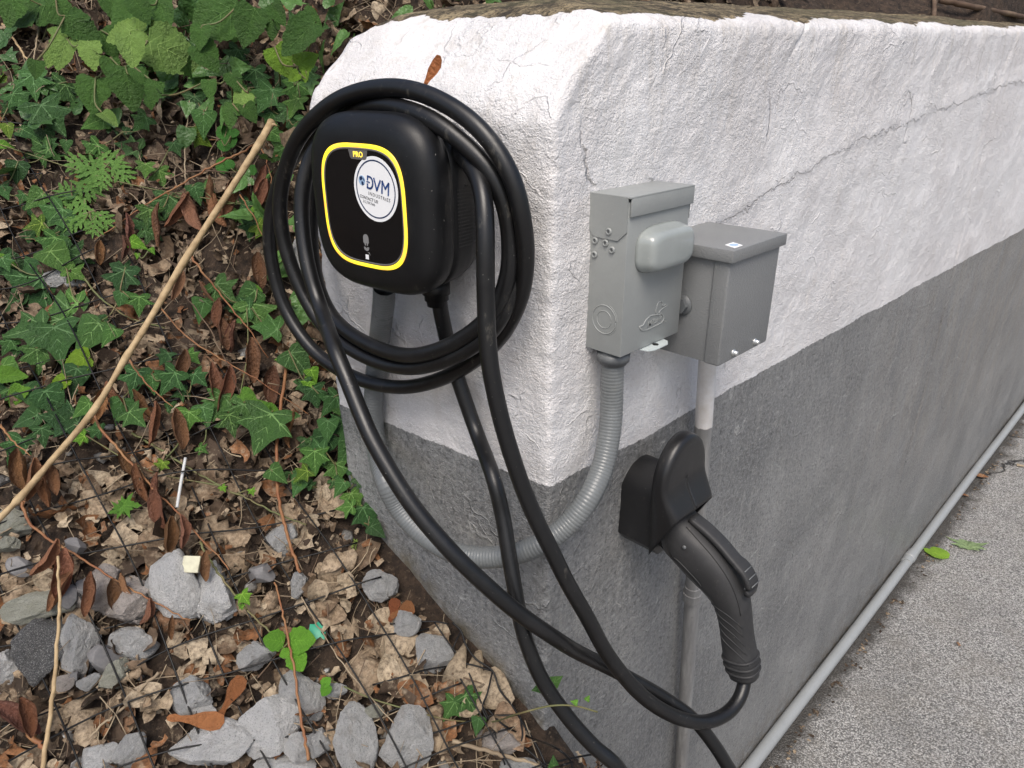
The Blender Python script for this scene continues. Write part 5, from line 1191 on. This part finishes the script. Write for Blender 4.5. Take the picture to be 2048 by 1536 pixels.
# uncounted greenery; tints on the upper slope darkened to paint in shade
TI = []
for me_ in (IVY[0], IVY[1], IVY[3], WEED[0]):
    v = np.array([x.co[:] for x in me_.vertices]); f = [tuple(p.vertices) for p in me_.polygons]
    tq = []
    for p in f: tq += [(p[0], p[i], p[i + 1]) for i in range(1, len(p) - 1)]
    v[:, 1] -= .5; TI.append((v, np.array(tq)))
def gk(x, y): return (y > 1.10 + .1 * np.sin(x * 5) - .4 * (x + .1)) & (x < .6)
scatter('ground_ivy', 800, (-1.0, 1.0), (.35, 2.4), .04, .075, .45, (.01, .05), [.0, .05, .15, .3], M_IVY, TI[:3], gk)
scatter('ground_ivy', 420, (0.05, 1.2), (.43, 1.2), .03, .06, .5, (.02, .08), [.1, .3, .5, .7], M_IVY, TI, None)
scatter('undergrowth', 260, (-1.0, .6), (.8, 2.6), .05, .10, .6, (.01, .05), [.0, .05, .1], M_WEED, TI[3:], lambda x, y: (y > 1.38 - .4 * (x + .1)))
scatter('undergrowth', 260, (.6, 5.5), (.45, 2.2), .05, .10, .6, (.02, .12), [.1, .3, .5], M_WEED, TI[3:], None)

# leaves one can pick out
def leaf_thing(nm, lab, cat, u, v, size, ang, tmpl, tint, off=.02, group=None, p=None, nrm=None):
    v3, q_ = TEMPL[tmpl]; p = P_hill(u, v, off) if p is None else p; dp = depth_of(p); s = size / F * dp
    n = HN(p[0], p[1]) if nrm is None else np.array(nrm, float); tcv = CAM - p; tcv /= np.linalg.norm(tcv); n = n + .7 * tcv + RNG.normal(size=3) * .2; n /= np.linalg.norm(n)
    a = R_(ang); t = toworld(math.cos(a), math.sin(a)); t = t - n * (t @ n); t /= np.linalg.norm(t)
    me = fastmesh(v3, q_, tint=np.full(len(v3), tint)); me.materials.append(M_LIT); me.shade_smooth()
    m = frame(t, n) @ Matrix.Scale(s, 4); m.translation = Vector(p); o = bpy.data.objects.new(nm, me); COL.objects.link(o); o.matrix_world = m
    return tag(o, lab, cat, group)
PK = [('tan ribbed leaf lying flat against the wall foot beside the mesh', r5(725, 1190, 300), 30, 1, .74), ('cream torn leaf standing at the wall corner foot', r5(850, 1370, 200), 70, 4, .86), ('long crumpled tan oak leaf left of the speckled grey rock', r5(420, 1090, 300), 60, 3, .72),
      ('grey-brown shrivelled leaf with a pale midrib left of the oak leaf', r5(280, 1110, 240), 100, 6, .60), ('tan rolled leaf below the ivy beside the conduit', r5(140, 465, 170), 60, 0, .68), ('crumpled tan leaf on dirt left of the moss sprig', r5(160, 710, 160), -40, 1, .66),
      ('rust brown leaf under the three-leaf ivy sprig', r5(620, 1230, 190), 10, 6, .95), ('broad crumpled brown leaf in the bottom left corner pile', r8(450, 1290, 260), 60, 1, .68), ('pale folded leaf beside the small grey rocks at lower left', r8(1130, 900, 220), 30, 3, .78),
      ('curled tan maple leaf high on the bare litter above the rocks', r8(540, 80, 200), 40, 1, .66), ('pointed beige leaf bundle right of the maple seedling', r8(660, 260, 230), 80, 6, .74), ('wide brown maple leaf on litter right of the twig', r8(1250, 230, 260), 20, 1, .62),
      ('orange-brown half leaf near the left bottom corner', r8(800, 1130, 200), -30, 4, .76), ('dark brown leaf left of the long grey rock', r5(560, 1380, 180), 80, 1, .64), ('reddish crumpled leaf in the middle of the slope', r7(910, 740, 110), 20, 6, .97), ('pale tan leaf low in the litter beside the white tube', r7(700, 1460, 200), 30, 3, .66)]
for lab, (u, v, s), a, tm_, ti_ in PK: leaf_thing('dead_leaf', lab, 'dead leaf', u, v, s, a, tm_, ti_, .022, 'dead leaves lying on the slope')
SHORT = ['long mossy pale stone', 'large dark speckled rock', 'grey upright rock', 'smooth slate stone', 'small pinkish rock', 'big pinkish rock', 'squarish grey rock', 'small tilted pale rock', 'tall whitish rock', 'large pale rock by the tile', 'grey faceted rock', 'big white granite block', 'big pale block', 'pale rock at the bottom left', 'blue-grey stone', 'flat pale bottom-edge rock', 'whitish left-edge rock', 'half-buried grey rock', 'slanted grey rock', 'dull grey litter rock', 'small dark litter stone', 'small brownish rock', 'lichened left-edge rock', 'small dull left-edge rock', 'grey wall-foot rock', 'light grey rock by the winged seeds', 'speckled grey wall-foot rock', 'greenish angular rock', 'long grey rock', 'bottom grey rock', 'speckled brown corner rock', 'dark rock by the ivy', 'rock behind the coil', 'whitish top rock', 'flat bottom-edge grey rock']
NR = len(SHORT)
usedl = set(); made = 0
TN = {.4: 'dark brown', .5: 'brown', .6: 'greyish tan', .65: 'light brown', .72: 'tan', .8: 'pale beige', .95: 'rusty'}
for i in range(400):
    if made >= 64: break
    u, v = random.uniform(5, 900), random.uniform(960, 1530)
    if v < 960 + (u - 600) * 1.2: continue
    tt = random.choice(list(TN)); tm_ = random.choice([0, 1, 3, 4, 6, 7, 8, 10, 11]); sz = random.uniform(55, 95)
    k = min(range(NR), key=lambda q_: (ROCKS[q_][1][0] - u) ** 2 + (ROCKS[q_][1][1] - v) ** 2); ru, rv = ROCKS[k][1]
    if abs(ru - u) < ROCKS[k][2] * .5 and abs(rv - v) < ROCKS[k][3] * .5: continue
    dr = ('left of' if u < ru else 'right of') if abs(ru - u) > abs(rv - v) else ('above' if v < rv else 'below')
    lab = '%s %s %s dead leaf %s the %s' % ('large' if sz > 75 else 'small', TN[tt], 'smooth oval' if tm_ % 7 in (0, 4) else 'jagged crumpled', dr, SHORT[k])
    if lab in usedl: continue
    if len(lab.split()) > 16: continue
    usedl.add(lab); made += 1
    leaf_thing('dead_leaf', lab, 'dead leaf', u, v, sz, random.uniform(0, 360), tm_, tt, .015, 'loose brown leaves among the rocks')
# winged seeds
def samara(lab, u, v, size, ang, p=None, nrm=None, off=.03, fat=1.0, col=(1.6, 1.6, 1.4, 1)):
    o_ = [(0, 0), (.05, .02), (.07, .12), (.05, .22), (.07, .40), (.14, .62), (.17, .80), (.12, .95), (0, 1.0)]
    me = leafmesh([(x * fat, y) for x, y in o_], (0, .4), [[(0, .05), (.0, .7)]], .1, -.15, .03, 31, .006, [M_DRY, M_DRY])
    p = P_hill(u, v, off) if p is None else p; s = size / F * depth_of(p); n = (HN(p[0], p[1]) if nrm is None else np.array(nrm, float)); tcv = CAM - p; tcv /= np.linalg.norm(tcv); n = n + .8 * tcv; n /= np.linalg.norm(n)
    a = R_(ang); t = toworld(math.cos(a), math.sin(a)); t = t - n * (t @ n); t /= np.linalg.norm(t)
    m = frame(t, n) @ Matrix.Scale(s, 4); m.translation = Vector(p - t * s * .5); o = bpy.data.objects.new('winged_seed', me); COL.objects.link(o); o.matrix_world = m; o.color = col; tag(o, lab, 'winged seed')
pw = P_end(862, 152, .006)
samara('orange-brown curled seed wing resting on the white wall above the coil', 862, 150, 92, -48, p=pw, nrm=-EN, fat=.75, col=(4.2, 3.4, 2.4, 1))
samara('orange seed wing standing upright in the litter left of the wall', r5(378, 895, 1)[0], r5(378, 895, 1)[1], 46, -75, fat=1.6, col=(1.5, 1.1, .9, 1))
samara('pale orange seed wing lying just right of the upright one', r5(415, 900, 1)[0], r5(415, 900, 1)[1], 50, -25, fat=1.9, col=(2.0, 2.0, 1.7, 1))
samara('long rust samara standing right of the grey faceted rock', 462, 1395, 84, -62, fat=1.2, col=(1.9, 1.7, 1.3, 1))
samara('broad brown samara lying above the big white granite block', 392, 1440, 110, 5, fat=1.0, col=(2.0, 1.8, 1.4, 1))

# ------------------------------------------------------------------ CUT BRANCH WITH HANGING LEAVES
B0 = P_hill(548, 243, .10); B1 = P_hill(-12, 1046, .08)
br_px = [(543, 244), (520, 285), (470, 365), (375, 512), (290, 655), (252, 715), (188, 820), (100, 925), (40, 995), (-14, 1050)]
br = [P_hill(u, v, .0) for u, v in br_px]; dps = np.linspace(depth_of(br[0]) - .12, depth_of(br[-1]) - .09, len(br)); br = [P_dep(u, v, d) for (u, v), d in zip(br_px, dps)]
bt = thing('cut_branch', 'long bare tan branch lying diagonally across the slope with rusty twigs and dead leaves', 'branch', loc=br[0])
bc = catmull(br, 8); rad = np.interp(np.linspace(0, 1, len(bc)), [0, .05, .5, 1], [.0066, .0062, .0047, .0044]) * (1 + .06 * RNG.normal(size=len(bc)))
for kn in (1, 3, 5, 6, 8): rad[np.abs(np.arange(len(bc)) - kn * 8) <= 1] *= 1.18
link('stem', tube(bc, rad, 12), M_TAN, bt)
link('side_stub', tube([bc[2], bc[2] + toworld(.010, -.004), bc[2] + toworld(.014, -.001)], [.0036, .0026, .0015], 8), M_TAN, bt)
def dep_at(u, v, off): return depth_of(P_hill(u, v, off))
TW = [([(512, 287), (470, 312), (420, 335), (370, 365), (310, 398), (250, 438), (190, 480)], .0026), ([(521, 292), (532, 320), (542, 355), (545, 385)], .0018), ([(378, 508), (410, 550), (450, 600), (495, 655), (536, 715)], .0024),
      ([(255, 715), (275, 745), (305, 780), (345, 812)], .0022), ([(186, 822), (200, 855), (230, 890), (270, 935), (315, 985), (360, 1030), (410, 1085), (460, 1140)], .0026), ([(0, 850), (25, 880), (60, 912)], .0022),
      ([(40, 1000), (55, 1040), (85, 1068), (130, 1098), (190, 1135), (250, 1172), (310, 1205), (380, 1240)], .0026), ([(325, 620), (370, 670), (430, 710), (500, 750), (560, 790), (620, 830)], .0017), ([(480, 390), (505, 430), (530, 480), (548, 500)], .0016),
      ([(370, 590), (420, 660), (450, 720), (480, 790)], .0014)]
for pts_, r_ in TW:
    n_p = len(pts_); P = [P_dep(u, v, dep_at(u, v, .055 + .03 * math.sin(i))) for i, (u, v) in enumerate(pts_)]
    dd = [depth_of(p) for p in P]; sm_ = np.convolve(np.pad(dd, 2, mode='edge'), np.ones(5) / 5, 'valid'); P = [P_dep(u, v, d) for (u, v), d in zip(pts_, sm_)]
    c_ = catmull(P, 6); c_ += RNG.normal(size=c_.shape) * .0008; link('twig', tube(c_, np.linspace(r_ * .85, r_ * .35, len(c_)), 7), M_RUST if r_ > .0015 else M_TWD, bt)
def hangmesh(seed):
    rs = np.random.default_rng(seed); ny_, nx_ = 9, 5; V = []; q = []
    roll = rs.uniform(2.8, 4.6); bend = rs.uniform(-.25, .25); w0 = rs.uniform(.12, .19)
    for j in range(ny_ + 1):
        t = j / ny_; w = w0 * math.sin(math.pi * (t * .93 + .04)) ** .7
        for i in range(nx_ + 1):
            a = (i / nx_ - .5) * roll; x = w * math.sin(a) * 1.1; y = w * (1 - math.cos(a)) * .9
            V.append((x + bend * t * t + .012 * math.sin(13 * t + i), t, y + .03 * math.sin(7 * t + seed) + .01 * rs.normal()))
    for j in range(ny_):
        for i in range(nx_): a = j * (nx_ + 1) + i; q.append((a, a + 1, a + nx_ + 2, a + nx_ + 1))
    me = mesh(V, q); me.materials.append(M_DRY); me.shade_smooth(); return me
HG = [hangmesh(i) for i in range(8)]
HL = [(319, 450, 90, 90), (356, 420, 84, 115), (385, 425, 84, 70), (427, 390, 80, 80), (440, 420, 70, 70), (462, 395, 80, 95), (487, 372, 64, 75), (531, 388, 62, 95), (252, 460, 70, 88), (359, 570, 66, 95), (411, 588, 60, 60), (437, 628, 66, 95), (450, 668, 66, 80), (469, 672, 66, 92), (500, 720, 92, 92), (366, 734, 72, 98), (427, 770, 92, 85), (457, 778, 94, 92), (542, 770, 80, 100), (515, 540, 72, 90), (200, 505, 50, 90), (247, 495, 50, 85), (230, 790, 66, 60), (203, 812, 72, 95), (278, 808, 66, 65), (305, 845, 88, 92), (352, 858, 84, 85), (582, 856, 78, 100), (44, 942, 82, 80), (68, 958, 86, 92), (92, 972, 84, 85), (112, 955, 66, 60), (278, 965, 80, 80), (315, 982, 76, 95), (250, 925, 56, 75), (315, 1016, 84, 85), (340, 1068, 72, 95), (366, 1062, 66, 82), (409, 1132, 62, 95), (134, 1145, 100, 85), (118, 1180, 90, 125), (188, 1186, 90, 85), (224, 1192, 72, 88), (250, 1168, 48, 70), (290, 1222, 56, 110), (94, 1114, 84, 120), (30, 1440, 110, 40), (60, 1430, 80, 60), (340, 1255, 50, 100), (527, 360, 60, 100), (30, 925, 60, 100)]
for i, (u, v, s, a) in enumerate(HL):
    me = HG[i % 8]; p = P_hill(u, v, .05); d_ = depth_of(p); sc_ = s / F * d_
    t = toworld(math.cos(R_(a)), math.sin(R_(a))); tcv = CAM - p; tcv /= np.linalg.norm(tcv); n = tcv + RNG.normal(size=3) * .8; n -= t * (n @ t); n /= np.linalg.norm(n)
    m = frame(t, n) @ Matrix.Scale(sc_, 4); m.translation = Vector(p - t * sc_ * .5)
    o = bpy.data.objects.new('dead_leaf', me); COL.objects.link(o); o.parent = bt; o.matrix_parent_inverse = WM[bt.name].inverted(); o.matrix_basis = m
    k_ = random.uniform(.8, 1.5); o.color = (k_, k_ * random.uniform(.9, 1.15), k_ * random.uniform(.9, 1.3), 1)
# ------------------------------------------------------------------ OTHER STICKS AND STEMS
def hill_line(pts_, off, r0, r1, m, jit=.0006, ns=8):
    P = [P_hill(u, v, off) for u, v in pts_]; dd = np.array([depth_of(p) for p in P]); 
    if len(dd) > 3: dd[1:-1] = (dd[:-2] + dd[1:-1] + dd[2:]) / 3
    c_ = catmull([P_dep(u, v, d) for (u, v), d in zip(pts_, dd)], 7); c_ += RNG.normal(size=c_.shape) * jit; return tube(c_, np.linspace(r0, r1, len(c_)), ns)
for lab, pts_, off, r0, r1, m in (
  ('tan dry stem rising from the bottom left edge in front of the dark speckled rock', [(84, 1545), (104, 1400), (114, 1290), (119, 1200), (116, 1110)], .07, .0030, .0018, M_TAN),
  ('vertical brownish stick right of centre in the litter', [(572, 735), (562, 810), (553, 890), (556, 985), (568, 1045), (582, 1095), (600, 1145)], .045, .0028, .0022, M_RUST),
  ('thin red stem beside the bright toothed sprout', [(549, 1165), (563, 1215), (577, 1280), (592, 1360), (604, 1450), (618, 1520)], .05, .0012, .0021, M_RUST),
  ('pale curved dry stalk at the upper left edge', [(0, 42), (25, 75), (45, 105), (62, 132)], .05, .0026, .0018, M_TAN),
  ('short pale stalk crossing the brown dead leaf at upper left', [(80, 42), (72, 85), (66, 122)], .06, .0020, .0012, M_STRAW),
  ('long straw-coloured stalk across the bottom rocks', [(602, 1195), (660, 1290), (720, 1370), (800, 1460), (850, 1520)], .035, .0009, .0007, M_STRAW),
  ('looped grey-brown fibre above the small bottom left rocks', [(318, 1345), (290, 1370), (262, 1400), (235, 1425), (205, 1448), (180, 1475)], .03, .0022, .0014, M_STRAW),
  ('orange-brown stick slanting at the bottom left corner', [(0, 1410), (30, 1440), (62, 1470), (92, 1500)], .04, .0045, .0030, M_RUST),
  ('greyish flat stick at the bottom by the wall corner', [(905, 1482), (960, 1498), (1020, 1515), (1080, 1532)], .03, .0030, .0026, M_STRAW),
  ('pale forked stem in the shade below the broad weeds', [(372, 128), (378, 200), (372, 260), (370, 320), (372, 375)], .05, .0010, .0012, M_STRAW),
  ('green trailing stem running from mid slope towards the wall foot', [(264, 866), (320, 900), (372, 932), (440, 972), (500, 1000), (560, 1030), (612, 1050)], .035, .0019, .0010, M_STEM),
  ('green vine stem climbing between the pale rocks and the sprout', [(400, 1085), (423, 1125), (455, 1170), (489, 1214), (520, 1245), (556, 1280)], .04, .0018, .0012, M_STEM),
  ('yellow-green stem hanging over the litter at mid slope', [(168, 556), (195, 590), (230, 618), (270, 640), (330, 655)], .04, .0018, .0010, M_STEM),
  ('brown branch lying along the top of the slope behind the wall', [(1880, 0), (1940, 12), (2000, 24), (2060, 36)], .05, .0075, .0065, M_TWD),
  ('upright dead post stub behind the wall top', [(1868, -20), (1869, 5), (1868, 36)], .02, .0055, .0060, M_TWD)):
    o = link('dry_stick' if m not in (M_STEM,) else 'trailing_vine', hill_line(pts_, off, r0, r1, m), m); tag(o, lab, 'stick' if m is not M_STEM else 'vine')
o = link('plastic_tube', hill_line([(371, 916), (362, 965), (354, 1015)], .04, .0023, .0023, None, 0, 12), mat('white_plastic', (0.55, 0.56, 0.56), 0.35)); tag(o, 'thin white plastic tube stuck in the leaf litter', 'plastic tube')
p = P_hill(383, 1128, .050); tcv = CAM - p; tcv /= np.linalg.norm(tcv); n = HN(p[0], p[1]) + .6 * tcv
m = frame(toworld(1, .03), n / np.linalg.norm(n)); me = box(-.011, .012, -.012, .012, -.003, .003, .0008); me.transform(Matrix.Translation(Vector(p)) @ m)
o = link('tile_piece', me, mat('cream_tile', (0.55, 0.54, 0.40), 0.6, bump=(300, .4, .001), var=(120, (.40, .38, .28), .7))); tag(o, 'small square cream tile piece lying on the pale rocks', 'tile')
# green scrap
v3, q_ = TEMPL[2]; p = P_hill(634, 1262, .03); sc_ = 34 / F * depth_of(p); me = fastmesh(v3 * [1.5, 1, .5], q_); tcv = CAM - p; tcv /= np.linalg.norm(tcv)
m = frame(toworld(1, .1), HN(p[0], p[1]) + tcv) @ Matrix.Scale(sc_, 4); m.translation = Vector(p); me.transform(m)
o = link('plastic_scrap', me, mat('green_plastic', (0.02, 0.28, 0.17), 0.45)); tag(o, 'torn green plastic scrap on the litter near the bottom', 'scrap')

# ------------------------------------------------------------------ WIRE MESH
wm_ = thing('wire_mesh', 'black square wire mesh pinned over the slope and curling up at the wall foot', 'wire mesh', loc=P_hill(400, 1300))
o0 = P_hill(138, 1183)[:2]; va = (P_hill(210, 1360)[:2] - o0); vb = (P_hill(311, 1193)[:2] - P_hill(0, 1307)[:2])
va /= np.linalg.norm(va); vb /= np.linalg.norm(vb); pa = abs(np.cross(np.append(va, 0), np.append(P_hill(233, 1183)[:2] - o0, 0))[2]); pb = .058
def wire_ok(x, y): return (y < 1.25) & (x > -1.3) & (y > -.95) & ~((x > -.035 - y * .12) & (y > -.06)) & (x < .05)
perp_b = pb
nw = 0
for fam, (dv, ov, step) in enumerate(((va, vb, None), (vb, va, None))):
    cr = abs(va[0] * vb[1] - va[1] * vb[0]); st = (.062 if fam == 0 else .060) / cr
    for k in range(-26, 40):
        t = np.arange(-1.6, 1.9, .03); wob = random.uniform(-.006, .006)
        pts_ = o0[None] + dv[None] * t[:, None] + ov[None] * (k * st + wob + .009 * np.sin(t * 6 + k * 1.3) + .003 * np.sin(t * 17 + k))[:, None]
        ok = wire_ok(pts_[:, 0], pts_[:, 1])
        if ok.sum() < 6: continue
        i0 = np.argmax(ok); i1 = len(ok) - np.argmax(ok[::-1]); pts_ = pts_[i0:i1]
        if len(pts_) < 6: continue
        z = np.array([max(H(q[0] + a, q[1] + b_) for a, b_ in ((0, 0), (.03, 0), (-.03, 0), (0, .03), (0, -.03))) for q in pts_]); z = np.convolve(np.pad(z, 2, mode='edge'), np.ones(5) / 5, 'valid') + .021 + .010 * np.sin(t[:len(z)] * 7 + k * 1.7) + .005 * np.sin(t[:len(z)] * 19 + k * 2.9)
        if nw >= 130: break
        link('wire', tube(catmull(np.column_stack([pts_, z]), 2), .0013, 6), M_WIRE, wm_); nw += 1
# curled selvedge by the wall
for pts_, r_ in (([(905, 1245), (922, 1262), (932, 1290), (952, 1318), (985, 1342), (1000, 1380), (1025, 1412), (1048, 1450), (1078, 1500), (1095, 1540)], .0016), ([(780, 1248), (830, 1244), (868, 1243), (898, 1248)], .0012), ([(745, 1370), (800, 1355), (850, 1340), (900, 1332), (935, 1328), (985, 1342)], .0013),
                 ([(868, 1243), (900, 1290), (930, 1330), (960, 1400), (985, 1455), (1010, 1530)], .0013), ([(985, 1342), (975, 1385), (965, 1415), (975, 1440)], .0013), ([(800, 1480), (870, 1465), (930, 1445), (980, 1432), (1035, 1430)], .0013),
                 ([(975, 1418), (1010, 1452), (1060, 1475), (1110, 1495), (1140, 1520), (1145, 1545)], .0014), ([(965, 1440), (1010, 1475), (1055, 1500), (1095, 1538)], .0013), ([(1040, 1432), (1045, 1470), (1038, 1495)], .0013), ([(1145, 1524), (1120, 1532), (1095, 1540)], .0013), ([(922, 1262), (912, 1282), (905, 1300)], .0012)):
    P = [P_hill(u, v, .0) for u, v in pts_]; dd = np.array([min(depth_of(p), depth_of(P_end(u, v, 0)) if u < 1097 else .86) - .030 for p, (u, v) in zip(P, pts_)])
    link('wire', tube(catmull([P_dep(u, v, d) for (u, v), d in zip(pts_, dd)], 6), r_, 6), M_WIRE, wm_)

# ------------------------------------------------------------------ BITS ON THE ASPHALT
def flat_leaf(nm, lab, me, u, v, size, ang, col):
    p = P_z(u, v, .006); s = size / F * depth_of(p); a = R_(ang); m = frame((math.cos(a), math.sin(a), 0), (0.05, 0.1, 1)) @ Matrix.Scale(s, 4); m.translation = Vector(p)
    o = bpy.data.objects.new(nm, me); COL.objects.link(o); o.matrix_world = m; o.color = col; tag(o, lab, 'leaf')
PALE = MAPLE.copy(); PALE.materials.clear(); PALE.materials.append(leaf_material('pale_leaf_underside', (0.26, 0.36, 0.17), (0.36, 0.46, 0.25), 0.6, 0.1)); PALE.materials.append(PALE.materials[0])
flat_leaf('fallen_leaf', 'pale green leaf lying on the asphalt near the long pipe', PALE, 1938, 1100, 62, 20, (1, 1, 1, 1))
flat_leaf('fallen_leaf', 'small bright yellow-green leaf scrap on the asphalt', ROUND, 1890, 1118, 46, 60, (3.2, 2.6, 1.2, 1))
for lab, u, v, s, k, tt in (('curled orange-brown leaf on the asphalt against the pipe', 1962, 953, 26, 0, .98), ('tiny brown leaf crumb on the asphalt beside the pipe', 1930, 990, 14, 2, .9), ('yellow leaf fragment at the right edge of the asphalt', 2043, 930, 16, 5, .8), ('tiny reddish speck of leaf on the open asphalt', 1917, 1287, 10, 2, 1.0)):
    p = P_z(u, v, .008); v3, q_ = TEMPL[k]; sc_ = s / F * depth_of(p); me = fastmesh(v3 * [1, 1, .5], q_, tint=np.full(len(v3), tt)); me.materials.append(M_LIT)
    o = bpy.data.objects.new('fallen_leaf', me); COL.objects.link(o); o.matrix_world = Matrix.Translation(Vector(p)) @ Matrix.Rotation(random.uniform(0, 6), 4, 'Z') @ Matrix.Scale(sc_, 4); tag(o, lab, 'leaf')
VV = []; FF = []; TT = []; n0 = 0
for i in range(420):
    x = random.uniform(.6, 7) ; y = -.052 - abs(random.gauss(0, .018)); s = random.uniform(.004, .014); v3, q_ = TEMPL[random.choice([2, 5])]
    V = (np.array(Matrix.Rotation(random.uniform(0, 6), 3, 'Z')) @ (v3 * [1, 1, .4]).T).T * s + np.array([x, y, .003]); VV.append(V); FF.append(q_ + n0); TT.append(np.full(len(V), random.choice([0, .1, .2, .5, .7]))); n0 += len(V)
o = link('pipe_side_debris', fastmesh(np.vstack(VV), np.vstack(FF), tint=np.concatenate(TT)), M_LIT); tag(o, kind='stuff')
